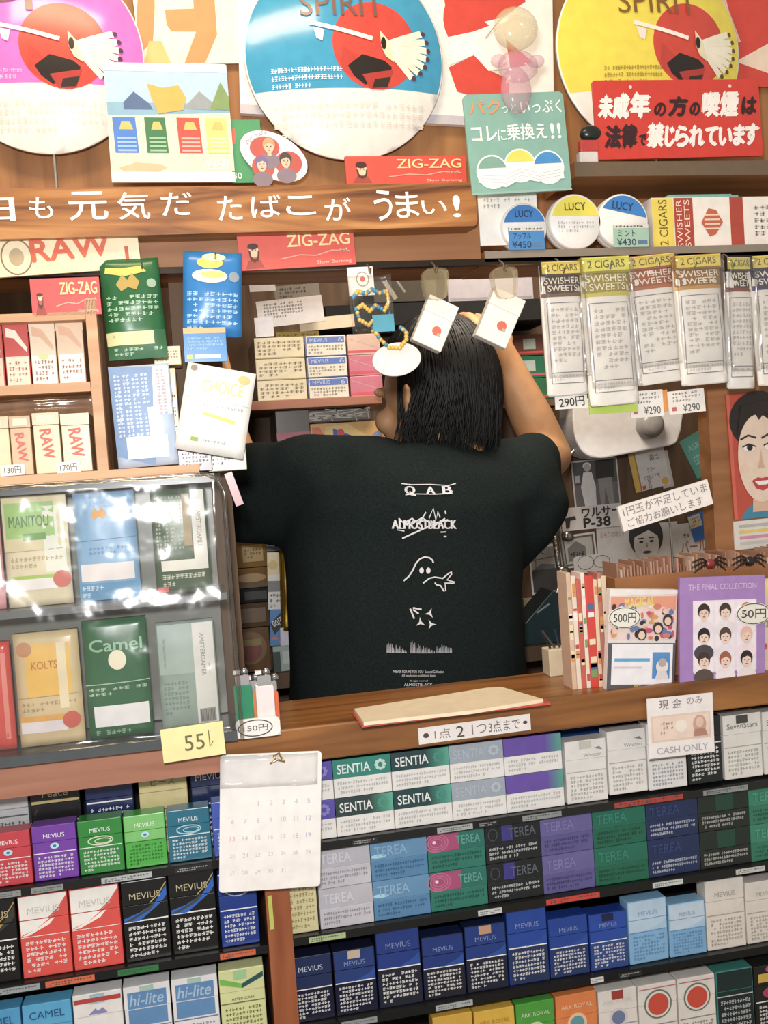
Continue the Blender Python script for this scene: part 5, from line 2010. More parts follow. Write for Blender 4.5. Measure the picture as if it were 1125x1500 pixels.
# desk lamp
Y = .66
base = P(818, 980, Y)
t = thing('desk_lamp', 'desk lamp with a white shade and a silver jointed arm behind the raised elbow', 'lamp', (base.x, Y, zbk))
o0 = t.location


def lc(px, py, dy=0.0):
    return P(px, py, Y + dy) - o0


b = B()
b.lathe([(0.0005, 0), (.035, 0), (.035, .012), (.012, .02), (.009, .05), (0.0005, .052)], '#2c2e2cg', 24)
b.build('base', t)
b = B()
b.tube([(0, 0, .05), lc(812, 905)], .006, '#2a2a28g')
for a, c in (((808, 905), (822, 838)), ((816, 905), (831, 838))):
    b.tube([lc(*a), lc(*c)], .0035, '#b8b8b4x')
b.build('lower_arm', t)
b = B()
for a, c in (((819, 838), (804, 735)), ((829, 838), (814, 733))):
    b.tube([lc(*a), lc(*c)], .0045, '#b8b8b4x')
b.tube([lc(809, 735), lc(813, 690), lc(850, 650)], .004, '#b8b8b4x')
ua = b.build('upper_arm', t)
b = B()
path = []
p0, p1 = lc(819, 832, -.01), lc(810, 770, -.01)
for i in range(120):
    k = i / 119
    q = p0 + (p1 - p0) * k
    path.append((q.x + .004 * cos(i * .9), q.y + .004 * sin(i * .9), q.z))
b.tube(path, .0008, '#c8c8c4x', 5)
b.build('spring', ua)
for px, py, r in ((825, 838, .012), (797, 791, .010), (832, 786, .010), (812, 905, .013)):
    b = B()
    q = lc(px, py, -.012)
    b.lathe([(0.0005, -.006), (r * .5, -.006), (r, -.004), (r, .006), (0.0005, .006)], '#9a9894x' if r < .0125 else '#2a2a28g', 20, 'y', q)
    b.build('joint', t)
b = B()
out = [lc(*q) for q in ((829, 607), (831, 636), (838, 656), (850, 668), (870, 672), (900, 667), (940, 659), (974, 652), (982, 640), (986, 622), (980, 596), (900, 586), (836, 588))]
sm = []
for i in range(len(out)):
    p_, q_, r_, s_ = (out[(i + k) % len(out)] for k in (-1, 0, 1, 2))
    for k in range(5):
        t_ = k / 5
        sm.append(.5 * ((2 * q_) + (r_ - p_) * t_ + (2 * p_ - 5 * q_ + 4 * r_ - s_) * t_ ** 2 + (3 * q_ - p_ - 3 * r_ + s_) * t_ ** 3))
b.extr([(q.x, q.z) for q in sm], 0, .07, '#f4f3f2g')
sh = b.build('shade', t, bevel=.003)
sh.location = (0, -.035, 0)
b = B()
q = lc(955, 622, -.05)
b.lathe([(0.0005, -.012), (.012, -.011), (.022, -.006), (.026, .004), (.026, .0145)], '#a8a6a4g', 28, 'y', q)
b.build('knob', sh).location = (0, .035, 0)

# wedge and pen box
f = fit((772, 985), (836, 980), (772, 908), .50)
b = B(f[1], f[2])
b.extr([(-.5 * f[1], 0), (.5 * f[1], 0), (.5 * f[1], f[2] * .86), (.2 * f[1], f[2]), (-.48 * f[1], f[2] * .42)], 0, .06, '#2c4044g')
b.stroke([(.3, .6), (.6, .75)], .003, '#8fa0a0', 1)
o = b.build('tape_dispenser', bevel=.002)
o.location = (f[0].x, .50, zbk)
tag(o, 'dark teal wedge shaped holder behind the cream pen box', 'holder')
Y = .078
xa, xb = Xat(806, ZT, Y), Xat(838, ZT, Y)
t = thing('pen_box', 'small cream box holding pens at the back edge of the counter', 'pen box', ((xa + xb) / 2, Y, ZT))
b = B(xb - xa, .036, 3)
b.box(-b.W / 2, b.W / 2, 0, .026, 0, .034, '#d8c8a8')
b.build('box', t, bevel=.001)
for i, (dx, lean, c) in enumerate(((-.008, -.012, '#2c2c2c'), (-.002, -.016, '#4a4a50'), (.005, -.006, '#2c3a4a'))):
    b = B()
    b.tube([(dx, .012, .0345), (dx + lean, .010, .058)], .0016, c + 'g')
    b.build('pen', t)


# ================================================================ on the counter, right side
# jamb at the right of the opening with the red portrait poster
slab('trim_5', P(1043, 700, .07).x, P(1215, 700, .07).x, 0.07, 0.098, ZT + 0.001, za0 - .001, W_HEAD)


def dr(b):
    b.rect(0, 0, 1, 1, '#c4482e', 1)
    b.rect(0, 0, .05, 1, '#d8604a', 2)
    b.pl([(.10, .0), (.95, .0), (.90, .10), (.66, .16), (.34, .14), (.16, .06)], '#3a88a8', 2)
    b.pl([(.28, .05), (.66, .05), (.62, .3), (.32, .3)], '#dcb496', 3)
    b.ell(.46, .78, .44, .40, '#2a2220', 3)
    b.pl([(.30, .95), (.5, 1.0), (.75, .97), (.9, .85), (.8, .7), (.2, .74)], '#2a2220', 3)
    b.ell(.44, .475, .33, .60, '#ecd0b8', 5, 40)
    b.pl([(.12, .66), (.24, .80), (.40, .84), (.46, .78), (.56, .84), (.70, .78), (.80, .62), (.86, .80), (.6, .94), (.2, .90)], '#2a2220', 7)
    for u in (.28, .60):
        b.ell(u, .565, .085, .045, '#f4ece4', 8)
        b.ell(u + .01, .568, .044, .044, '#2c2220', 9)
        b.stroke([(u - .10, .575), (u, .595), (u + .10, .572)], .0018, '#2c2220', 10)
        b.stroke([(u - .12, .635), (u, .665), (u + .12, .640)], .0026, '#3a2c28', 8)
    b.pl([(.40, .395), (.50, .395), (.47, .45), (.46, .55), (.43, .46)], '#d8ac90', 8)
    b.pl([(.29, .30), (.38, .325), (.45, .315), (.52, .325), (.61, .30), (.54, .235), (.45, .215), (.35, .235)], '#c83a3c', 8)
    b.pl([(.33, .295), (.57, .295), (.51, .262), (.38, .262)], '#f6efe8', 10)
    for u in (.20, .70):
        b.ell(u, .40, .07, .07, '#e9c8b0', 6)


card('portrait_poster', 'red poster of a smiling dark haired woman at the right of the opening', 'poster', (1076, 762), (1172, 752), (1073, 578), .0675, '#c4482e', dr, T=.002)
card('poster_strip', 'white printed strip with yellow and pink lines under the red portrait poster', 'printed strip', (1077, 806), (1172, 796), (1076, 764), .0675, '#dcd8d0', lambda b: [b.rect(.08, .75 - i * .2, .95, .86 - i * .2, c, 1) for i, c in enumerate(('#b8b4ac', '#e0c860', '#d88ca8', '#c8c4bc'))], T=.002)

# booklets standing spine out
GM = 'booklets standing spine out on the counter'
spec = [(839, 846, '#d8b498', 'tan thin booklet at the left end of the spine row'), (846, 853, '#e6d4c0', 'cream thin booklet second in the spine row'), (853, 860, '#cc5a48', 'rust red booklet third in the spine row'),
        (860, 866, '#e8d8cc', 'pale booklet left of the bright red spine'), (866, 878, '#d8382c', 'bright red booklet spine in the row on the counter'), (878, 884, '#e4c8a8', 'tan booklet right of the bright red spine'),
        (884, 890, '#b87060', 'brown pink booklet near the printed magazine'), (890, 897, '#dcc4a8', 'beige booklet at the right end of the spine row')]
Y = -.004
for i, (x0, x1, c, lab) in enumerate(spec):
    xa, xb = Xat(x0, ZT, Y), Xat(x1, ZT, Y)
    zt = P((x0 + x1) / 2, 838 + (i % 3) * 5, Y).z
    b = B(xb - xa - .0004, zt - ZT, i + 40)
    b.box(-b.W / 2, b.W / 2, 0, .030, 0, b.H, c)
    for k in range(7):
        v = b.rng.uniform(.03, .9)
        b.rect(.12, v, .88, v + b.rng.uniform(.02, .08), b.rng.choice(['#e8d8b0', '#c84838', '#4a6aa8', '#f0e8e0', '#7a9a58', '#d89048']), 1)
    o = b.build('booklet', bevel=.0006)
    tag(o, lab, 'booklet', GM)
    o.location = ((xa + xb) / 2, Y, ZT)

# tray of upright cards behind the magazines
xa, xb = P(902, 900, .015).x, P(1200, 900, .015).x
t = thing('card_tray', 'brown wooden tray of upright photo cards behind the front magazines', 'card tray', ((xa + xb) / 2, .012, ZT))
hz = P(1000, 838, .012).z - ZT
W = xb - xa
b = B()
b.box(-W / 2, W / 2, 0, .004, 0, hz, W_HEAD)
b.box(-W / 2, W / 2, .050, .054, 0, hz, W_HEAD)
b.box(-W / 2, -W / 2 + .004, .004, .050, 0, hz, W_HEAD)
b.box(W / 2 - .004, W / 2, .004, .050, 0, hz, W_HEAD)
b.box(-W / 2 + .004, W / 2 - .004, .004, .050, 0, .004, W_HEAD)
b.build('tray', t)
b = B(1, 1, 77)
for i in range(60):
    x = -W / 2 + .006 + i * (W - .012) / 60
    h = hz + b.rng.uniform(.006, .020)
    b.box(x, x + b.rng.uniform(.0012, .0026), .006, .048, .0045, h, b.rng.choice(['#b88a70', '#a8785c', '#d0b098', '#946448', '#c09078', '#b08868']))
o = b.build('cards', t)
o['kind'] = 'stuff'

# magazine in front


def dr(b):
    b.rect(0, .5, 1, 1, '#e8d0c8', 1)
    b.pl([(0, .93), (1, .96), (1, 1), (0, 1)], '#eae4e0', 2)
    b.pl([(.02, .80), (.5, .88), (.98, .80), (.98, .94), (.02, .92)], '#e89878', 2)
    b.text('MAGICAL', .22, .83, .66, .92, '#e8d060', 4, .02, ang=.08)
    rr = random.Random(5)
    for i in range(70):
        u, v = rr.uniform(.05, .95), rr.uniform(.51, .84)
        b.ell(u, v, rr.uniform(.02, .06), rr.uniform(.02, .05), rr.choice(['#d87860', '#7a3a38', '#3a3034', '#e8c0b0', '#d89850', '#6a7ab0', '#c84a78', '#f0e4dc']), 3, 12)
    for u, v in ((.72, .62), (.48, .56), (.86, .7)):
        b.ell(u, v, .075, .085, '#3a3032', 5)
        b.ell(u, v - .01, .05, .055, '#e8c8b0', 6)
    b.rect(0, .0, 1, .47, '#5a5860', 2)
    b.rect(.06, .06, .96, .46, '#eceaf0', 3)
    b.rect(.10, .29, .62, .32, '#58a8d8', 4)
    b.rect(.10, .22, .5, .24, '#d8c8d0', 4)
    b.rect(.66, .12, .92, .38, '#4a90d0', 4)
    b.ell(.80, .24, .09, .10, '#e8e0dc', 5)
    b.pl([(.70, .12), (.9, .12), (.86, .2), (.74, .2)], '#e0d4d8', 5)
    b.ell(.80, .28, .06, .06, '#b8a8a4', 6)
    b.text('SPECIAL', .40, .01, .66, .05, '#d8c83a', 4, .02)
    b.text('ISSUE', .70, .01, .92, .05, '#d8c83a', 4, .02)


card('magazine', 'colourful magazine with a white lower panel and a blue portrait on the counter', 'magazine', (888, 1012), (987, 1011), (885, 863), -.020, '#e4dcd8', dr, T=.010, bevel=.0006)


def oval_tag(label, cx, cy, rx, ry, Y, s):
    c = P(cx, cy, Y)
    a = (P(cx + rx, cy, Y) - c).length
    h = (P(cx, cy + ry, Y) - c).length
    b = B(2 * a, 2 * h, 4)
    b.extr([(a * cos(2 * pi * i / 32), h + h * sin(2 * pi * i / 32)) for i in range(32)], 0, .001, '#ece8dc')
    b.ring(.5, .5, .46, .46 * h / a, .0010, '#4c4844', 1)
    b.text(s, .16, .28, .84, .72, '#3c3834', 2)
    o = b.build('price_tag')
    tag(o, label, 'price tag', 'oval price tags on the magazines')
    o.location = (c.x, Y, c.z - h)
    o.rotation_euler = (0, rad(4), 0)


oval_tag('oval 500 yen price tag on the colourful magazine', 914, 905, 24, 16, -.0225, '500円')


def dr(b):
    b.rect(0, .0, 1, 1, '#a880c4', 1)
    b.text('THE FINAL COLLECTION', .10, .885, .90, .935, '#d8b8e0', 2, .01)
    b.rect(.15, .155, .90, .79, '#ece0f0', 2)
    for i in range(3):
        for j in range(3):
            u, v = .275 + i * .25, .67 - j * .215
            b.rect(u - .11, v - .10, u + .11, v + .105, '#f2e8ee', 3)
            face_art(b, u, v + .01, .115, '#ecd0c0', ('#3a2a24', '#4a342c', '#c88a5a', '#2a2220', '#5a4438', '#e8b8a8', '#4a3028', '#a85a44', '#2c2428')[i + j * 3], ('#e8dce8', '#e8e0e4', '#f0e0e8', '#4a4450', '#e8e0e8', '#f0dce4', '#5a4a44', '#f0e4e8', '#ece0dc')[i + j * 3], 4)
    b.text('SPECIAL CARD', .34, .095, .70, .125, '#d8b8e0', 2)
    b.rect(.22, .04, .86, .07, '#c8a0d8', 2)


card('photo_card', 'purple card with nine small portraits in a clear sleeve on the counter', 'photo card', (996, 1012), (1120, 1005), (984, 847), -.027, '#9a72b8', dr, T=.004)
oval_tag('oval 50 yen price tag at the right edge of the purple card', 1103, 899, 26, 16, -.029, '50円')


def dr(b):
    rr = random.Random(9)
    b.rect(0, .85, 1, .97, '#e8d870', 1)
    for i in range(22):
        b.ell(rr.uniform(.1, .9), rr.uniform(.1, .8), .07, .06, rr.choice(['#d88868', '#e8d8a8', '#7aa858', '#c85a48', '#5a4a44', '#e8c0a0']), 2, 12)


card('magazine', 'colourful magazine with a yellow top behind the purple card at the right edge', 'magazine', (1108, 1004), (1190, 996), (1100, 850), -.016, '#e0c8b0', dr, T=.010)

# hair clips on the tray
for px, py, c, lab in ((1040, 826, '#8a2a24', 'dark red and black hair clip on the card tray'), (1098, 822, '#241c1c', 'black spidery hair clip at the right of the card tray')):
    o = P(px, py, .004)
    t = thing('hair_clip', lab, 'hair clip', o, (0, 0, 0), 'hair clips on the card tray')
    b = B()
    b.blob((0, 0, 0), .007, .005, .006, c + 'g', 14, 8)
    b.build('body', t, smooth=True)
    for i in range(6):
        a = rad(-25 + i * 22) if i < 3 else rad(180 + 25 - (i - 3) * 22)
        b = B()
        b.tube([(0, 0, 0), (.012 * cos(a), -.002, .012 * sin(a) + .004), (.024 * cos(a), .002, .018 * sin(a) - .002)], [.0014, .0012, .0008], '#1c1818g', 6)
        b.build('prong', t)
    b = B()
    b.tube([(0, 0, -.003), (0, .0075, -.006)], .001, '#1c1818g', 6)
    b.build('pin', t)

# tilted handwritten notice on a wire
Y = .004
f = fit((914, 779), (1045, 738), (903, 743), Y)
t = thing('coin_notice', 'white tilted strip with two handwritten lines on a wire above the card tray', 'notice')
put(t, f)
b = B(f[1], f[2], 12)
b.box(-f[1] / 2, f[1] / 2, 0, .004, 0, f[2], '#eee6e0')
b.text('1円玉が不足していま', .04, .55, .97, .92, '#8a8080', 2)
b.text('ご協力お願いします', .06, .10, .90, .45, '#8a8080', 2)
b.build('strip', t)
b = B()
Mi = t.rotation_euler.to_matrix().inverted()
pts = [(f[0] + Vector((.0, .005, .012))), f[0] + Vector((.004, .006, -.01)), Vector((f[0].x + .005, .010, ZT + hz + .002))]
b.tube([Mi @ (q - f[0]) for q in pts], .0012, '#8a8880x', 6)
b.build('wire', t)

# notices on the counter edge
def dr(b):
    b.text('現', .18, .80, .32, .95, '#6a6470', 2)
    b.text('金', .38, .81, .52, .96, '#6a6470', 2)
    b.text('のみ', .60, .84, .84, .96, '#8a8490', 2)
    b.rect(.05, .26, .95, .70, '#e8c8b4', 1)
    b.rect(.08, .29, .92, .67, '#ecd4c4', 2)
    b.ell(.50, .50, .09, .09, '#f2e4d8', 3)
    b.ell(.78, .50, .10, .13, '#d0a08c', 3)
    b.ell(.78, .53, .06, .075, '#e4c0ac', 4)
    b.pl([(.68, .30), (.90, .30), (.86, .42), (.70, .42)], '#b88474', 4)
    b.lines(.18, .38, .38, .60, 3, '#c89c88', 5, 3)
    b.text('CASH ONLY', .12, .06, .90, .17, '#a8a0ac', 2)


card('cash_notice', 'white handwritten cash only notice with a printed banknote on the counter edge', 'notice', (951, 1112), (1047, 1101), (948, 1024), -.036, '#eee8e6', dr, T=.001)
card('edge_notice', 'narrow white handwritten strip stuck on the middle of the counter edge', 'notice', (614, 1091), (778, 1069), (612, 1067), -.0318, '#efe9e4',
     lambda b: (b.text('●', .04, .36, .09, .66, '#4a4444', 2), b.text('1点', .14, .2, .28, .8, '#8a7c78', 2), b.text('2', .33, .15, .40, .82, '#55483c', 2), b.text('1つ', .47, .2, .60, .8, '#8a7c80', 2), b.text('3点まで', .62, .15, .90, .85, '#6a5c62', 2), b.text('●', .93, .42, .97, .62, '#4a4444', 2)), T=.001)

# sheet tray lying on the counter
def flat_poly(name, pts, z0, h, c, parent=None, o0=None, side=None):
    q = [Pz(x, y, z0) - o0 for x, y in pts]
    b = B()
    k = len(q)
    n = [(p.x, p.y, p.z) for p in q]
    b.face([(x, y, z + h) for x, y, z in n], c)
    b.face(n[::-1], c)
    for i in range(k):
        j = (i + 1) % k
        b.face([n[i], n[j], (n[j][0], n[j][1], n[j][2] + h), (n[i][0], n[i][1], n[i][2] + h)], side or c)
    return b.build(name, parent)


o0 = Pz(660, 1040, ZT)
t = thing('paper_pad', 'cream paper pad with a red cover lying on the counter', 'paper pad', o0)
flat_poly('red_cover', [(516, 1047), (530, 1066), (806, 1032), (800, 1028), (735, 1012)], ZT + .0004, .0022, '#d0503cg', t, o0)
flat_poly('sheets', [(519, 1043), (533, 1063), (690, 1046), (796, 1029), (735, 1011), (715, 1012)], ZT + .0027, .004, '#f0dcb8', t, o0)

# ================================================================ the person
SKIN = mat('#c99462')
SKIN.node_tree.nodes['Principled BSDF'].inputs['Subsurface Weight'].default_value = 0.0
SHIRT = mat('#1b2525c')
HAIR = mat('#0c1113')
HAIR.node_tree.nodes['Principled BSDF'].inputs['Roughness'].default_value = 0.5
HAIR.node_tree.nodes['Principled BSDF'].inputs['Specular IOR Level'].default_value = 0.25


class Solid(B):
    def cap(s, p0, p1, r0, r1, c=SKIN, n=20, sy=1.0):
        p0, p1 = Vector(p0), Vector(p1)
        d = (p1 - p0)
        L = d.length
        d = d / L if L > 1e-6 else Vector((0, 0, 1))
        a = d.cross(Vector((0, 1, 0)) if abs(d.y) < .9 else Vector((1, 0, 0))).normalized()
        e = a.cross(d).normalized()
        rows = []
        for i in range(7):
            t = pi / 2 * (1 - i / 6)
            rows.append((p0 - d * r0 * sin(t), max(r0 * cos(t), 1e-4)))
        for i in range(7):
            t = pi / 2 * i / 6
            rows.append((p1 + d * r1 * sin(t), max(r1 * cos(t), 1e-4)))
        s.grid([[p + (a * cos(2 * pi * k / n) + e * sin(2 * pi * k / n) * sy) * r for k in range(n)] for p, r in rows], c, close=True)

    def chain(s, pts, rs, c=SKIN):
        for i in range(len(pts) - 1):
            s.cap(pts[i], pts[i + 1], rs[i], rs[i + 1], c)

    def ellipsoid(s, cen, rx, ry, rz, yaw=0.0, c=SKIN, pitch=0.0):
        n = len(s.v)
        s.blob((0, 0, 0), rx, ry, rz, c, 28, 18)
        M = Matrix.Rotation(yaw, 3, 'Z') @ Matrix.Rotation(pitch, 3, 'X')
        for i in range(n, len(s.v)):
            s.v[i] = tuple(M @ Vector(s.v[i]) + Vector(cen))

    def loft(s, secs, c):
        """secs: (cx, cy, z, rx, ry, power)"""
        rows = []
        for cx, cy, z, rx, ry, pw in secs:
            row = []
            for k in range(40):
                t = 2 * pi * k / 40
                x, y = cos(t), sin(t)
                row.append((cx + rx * math.copysign(abs(x) ** pw, x), cy + ry * math.copysign(abs(y) ** pw, y), z))
            rows.append(row)
        s.grid(rows, c, close=True)
        s.face(rows[0][::-1], c)
        s.face(rows[-1], c)


def fuse(b, name, vox, smooth_n, c, parent=None, fac=.5):
    me = bpy.data.meshes.new('raw')
    me.from_pydata([tuple(v) for v in b.v], [], b.f)
    bm = bmesh.new()
    bm.from_mesh(me)
    bmesh.ops.recalc_face_normals(bm, faces=bm.faces)
    bm.to_mesh(me)
    bm.free()
    o = bpy.data.objects.new('raw', me)
    col.objects.link(o)
    r = o.modifiers.new('r', 'REMESH')
    r.mode = 'VOXEL'
    r.voxel_size = vox
    s = o.modifiers.new('s', 'SMOOTH')
    s.factor = fac
    s.iterations = smooth_n
    dg = bpy.context.evaluated_depsgraph_get()
    out = bpy.data.meshes.new_from_object(o.evaluated_get(dg))
    bpy.data.objects.remove(o)
    out.name = name
    out.materials.clear()
    out.materials.append(c)
    out.polygons.foreach_set('use_smooth', [True] * len(out.polygons))
    q = bpy.data.objects.new(name, out)
    col.objects.link(q)
    if parent:
        q.parent = parent
    return q


YP = .325
neck = P(648, 668, YP + .005)
shL, shR = P(492, 708, YP), P(742, 704, YP)
elL, elR = P(352, 712, YP + .10), P(806, 668, YP + .15)
wrL, wrR = P(322, 585, YP + .17), P(726, 503, YP + .12)
haL, haR = P(306, 540, YP + .18), P(722, 470, YP + .25)
hc = P(640, 588, YP + .015)
cx = P(600, 900, YP).x
HY = rad(34)                     # the head is turned to the left
fd = Vector((-sin(HY), cos(HY), 0))
sd = Vector((cos(HY), sin(HY), 0))
per = thing('person', 'person in an oversized black printed t-shirt seen from behind with both arms raised', 'person', (cx, YP, 0))


def loc(v):
    return Vector(v) - Vector((cx, YP, 0))


S = Solid()
hl = loc(hc)
S.ellipsoid(hl + Vector((0, 0, .02)), .068, .087, .096, HY)
S.ellipsoid(hl + fd * .025 + Vector((0, 0, -.045)), .058, .068, .075, HY)
S.ellipsoid(hl + fd * .082 + Vector((0, 0, -.085)), .022, .018, .016, HY)          # chin
S.cap(hl + fd * .096 + Vector((0, 0, .005)), hl + fd * .112 + Vector((0, 0, -.03)), .008, .012)  # nose
for k in (-1, 1):
    S.ellipsoid(hl + sd * k * .03 + fd * .086 + Vector((0, 0, .022)), .018, .008, .008, HY)   # brow
    S.ellipsoid(hl + sd * k * .045 + fd * .062 + Vector((0, 0, -.025)), .020, .020, .020, HY)  # cheek
    S.ellipsoid(hl + sd * k * .076 - fd * .010 + Vector((0, 0, -.005)), .0075, .020, .032, HY + k * .65)   # ear
    S.ellipsoid(hl + sd * k * .083 - fd * .017 + Vector((0, 0, .006)), .0065, .013, .020, HY + k * .65)
S.ellipsoid(hl + fd * .094 + Vector((0, 0, -.054)), .022, .009, .005, HY)
S.ellipsoid(hl + fd * .093 + Vector((0, 0, -.063)), .019, .009, .006, HY)
nk = loc(neck)
S.cap(hl + Vector((.005, -.01, -.06)), nk + Vector((0, 0, -.06)), .052, .060)
S.chain([nk + Vector((0, 0, -.05)), Vector((0, 0, 1.16)), Vector((0, 0, .93))], [.09, .12, .13])
S.cap(loc(shL) * .8 + Vector((0, 0, nk.z * .2 - .02)), loc(shR) * .8 + Vector((0, 0, nk.z * .2 - .02)), .05, .05)


def arm(sh, el, wr, ha, side):
    sh, el, wr, ha = loc(sh), loc(el), loc(wr), loc(ha)
    S.chain([sh, (sh + el) / 2, el], [.048, .043, .036])
    S.chain([el, el + (wr - el) * .35, wr], [.036, .036, .024])
    d = (ha - wr).normalized()
    up = Vector((0, 1, 0))
    a = d.cross(up).normalized() * side          # across the palm, towards the thumb
    n = a.cross(d).normalized()
    for k in range(4):
        o = a * (.027 - .018 * k)
        S.cap(wr + d * .012 + o * .7, wr + d * .085 + o, .013, .0115)
    for k, L in enumerate((.068, .078, .072, .056)):
        o = a * (.030 - .020 * k)
        p = wr + d * .088 + o
        q = p + d * L * .48 + n * .006 * side
        r = q + (d * .75 + n * .65 * side).normalized() * L * .32
        e = r + (d * .25 + n * .95 * side).normalized() * L * .28
        S.chain([p, q, r, e], [.0095, .009, .0082, .0068])
    p = wr + d * .022 + a * .024
    S.chain([p, p + d * .028 + a * .028, p + d * .058 + a * .036 + n * .012 * side], [.014, .0105, .0085])


arm(shL, elL, wrL, haL, 1)
arm(shR, elR, wrR, haR, 1)
for k in (-1, 1):
    S.chain([Vector((k * .085, 0, .93)), Vector((k * .10, .0, .50)), Vector((k * .10, .02, .09))], [.085, .056, .038])
    S.cap(Vector((k * .10, .02, .045)), Vector((k * .11, .13, .03)), .04, .03)
body = fuse(S, 'body', .0042, 5, SKIN, per)
# eyes and lips as small coloured patches of the same skin mesh
eye, lip = mat('#2a2220g'), mat('#a8645ag')
body.data.materials.append(eye)
body.data.materials.append(lip)
for p in body.data.polygons:
    q = Vector(p.center) - hl
    f_, s_, z_ = q.dot(fd), q.dot(sd), q.z
    if f_ > .07:
        if abs(abs(s_) - .031) < .011 and abs(z_ - .008) < .0045:
            p.material_index = 1
        elif abs(s_) < .022 and abs(z_ + .058) < .010 and f_ > .092:
            p.material_index = 2

# shirt
S = Solid()
zz_ = lambda y: P(600, y, YP).z
S.loft([(-.008, 0, .80, .188, .145, .8), (-.011, 0, .95, .182, .145, .8), (-.013, 0, zz_(1000), .174, .14, .8), (-.010, 0, zz_(880), .174, .138, .8), (-.004, 0, zz_(800), .180, .135, .8), (.008, 0, zz_(740), .185, .132, .85),
        (.014, 0, zz_(700), .165, .115, .9), (.022, 0, zz_(672), .125, .090, .95), (.034, .002, zz_(655), .075, .070, 1), (.038, .004, zz_(650), .068, .064, 1)], SHIRT)
for sh, el, k in ((shL, elL, -1), (shR, elR, 1)):
    a, e = loc(sh), loc(el)
    d = (e - a).normalized()
    if k < 0:
        S.cap(a + Vector((.06, 0, -.02)), a + d * .05 + Vector((0, 0, -.005)), .085, .078, SHIRT)
        S.cap(a + d * .02 + Vector((0, 0, -.012)), e + d * .01 + Vector((0, -.01, -.004)), .078, .066, SHIRT)
        S.cap(a + d * .04 + Vector((0, -.01, -.045)), e + d * .005 + Vector((0, -.015, -.040)), .055, .048, SHIRT)
    else:
        S.cap(a + Vector((-.06, 0, -.02)), a + d * .02 + Vector((0, 0, -.01)), .085, .075, SHIRT)
        S.cap(a + Vector((0, 0, -.02)), a + d * .088 + Vector((0, -.01, .006)), .072, .050, SHIRT)
        S.cap(a + Vector((.02, -.01, -.06)), a + d * .085 + Vector((.014, -.015, -.040)), .055, .042, SHIRT)
        S.cap(a + Vector((-.01, 0, -.10)), a + Vector((.045, -.01, -.04)), .045, .05, SHIRT)
shirt = fuse(S, 'shirt', .009, 6, SHIRT, per)
bm = bmesh.new()
bm.from_mesh(shirt.data)
for v in bm.verts:
    c = v.co
    n1 = noise.noise(Vector((c.x * 9, c.y * 9, c.z * 4.0)))
    n2 = noise.noise(Vector((c.x * 22 + 3, c.y * 18, c.z * 12)))
    v.co += v.normal * (n1 * .009 + n2 * .003)
bm.to_mesh(shirt.data)
bm.free()

# white print, wrapped onto the back of the shirt
bm = bmesh.new()
bm.from_mesh(shirt.data)
tree = BVHTree.FromBMesh(bm)
bm.free()
b = B(1, 1, 6)
PW = '#e6e4e8'


def pp(px, py):
    q = P(px, py, YP - .14)
    return q.x, q.z


def pstroke(pts, w=2.2, c=PW):
    q = [Vector((px, py)) for px, py in pts]
    L, R = [], []
    for i, p in enumerate(q):
        d = (q[min(i + 1, len(q) - 1)] - q[max(i - 1, 0)]).normalized()
        n = Vector((-d.y, d.x)) * w / 2
        L.append(p + n)
        R.append(p - n)
    b.grid([[(pp(*p)[0], 0, pp(*p)[1]) for p in L], [(pp(*p)[0], 0, pp(*p)[1]) for p in R]], c, smooth=False)


def ppoly(pts, c=PW):
    b.face([(pp(*p)[0], 0, pp(*p)[1]) for p in pts], c)


def ptext(t, x0, y0, x1, y1, bold=0.0, c=PW):
    """text between photo corners on the shirt"""
    vs, fs, asp = glyph_mesh(t)
    for dx in ((0,) if not bold else (0, bold, -bold)):
        n = len(b.v)
        for x, y in vs:
            q = pp(x0 + (x1 - x0) * x + dx, y1 + (y0 - y1) * y)
            b.v.append((q[0], 0, q[1]))
        i0 = b.mx(c)
        for f_ in fs:
            b.f.append(tuple(n + i for i in f_))
            b.mi.append(i0)
            b.sm.append(False)


def sx(x, y):                                # crop of the print: 4.41 px per photo px
    return 540 + x / 4.41, 680 + y / 4.41


ptext('Q', 597, 712, 611, 726, .9)
pstroke([(603, 720), (612, 726)], 2.2)
ptext('A', 628, 713, 641, 724, .9)
ptext('B', 653, 712, 667, 723, .9)
pstroke([sx(230, 125), sx(300, 132), sx(420, 130), sx(540, 138), sx(592, 124)], 1.2)
pstroke([sx(250, 198), sx(320, 192), sx(440, 194), sx(560, 188)], 1.2)
ptext('ALMOSTBLACK', 576, 762, 670, 775, .7)
pstroke([sx(222, 480), sx(330, 430), sx(440, 380), sx(520, 360)], 2.2)
pstroke([sx(190, 425), sx(235, 433)], 1.4)
pstroke([sx(200, 350), sx(230, 380), sx(285, 350), sx(330, 385), sx(375, 310), sx(395, 350), sx(425, 285), sx(440, 360), sx(455, 305), sx(468, 345)], 2.0)
pstroke([sx(270, 395), sx(350, 345), sx(430, 400), sx(500, 350)], 2.0)
pstroke([sx(502, 300), sx(506, 322)], 2.0)
pstroke([sx(470, 440), sx(506, 438)], 1.6)
pstroke([sx(490, 468), sx(508, 468)], 2.0)
pstroke([sx(*q) for q in ((230, 755), (265, 725), (290, 685), (310, 640), (335, 612), (365, 600), (395, 605), (415, 622), (420, 638))], 2.2)
for x, y in ((345, 688), (388, 688)):
    ppoly([sx(x + 14 * cos(t), y + 20 * sin(t)) for t in [2 * pi * i / 16 for i in range(16)]])
pstroke([sx(*q) for q in ((355, 770), (395, 738), (430, 730), (480, 738), (520, 705), (538, 697), (538, 712), (508, 748), (555, 762), (555, 770), (495, 768), (500, 818), (488, 820), (466, 785), (440, 780), (430, 766))], 2.0)
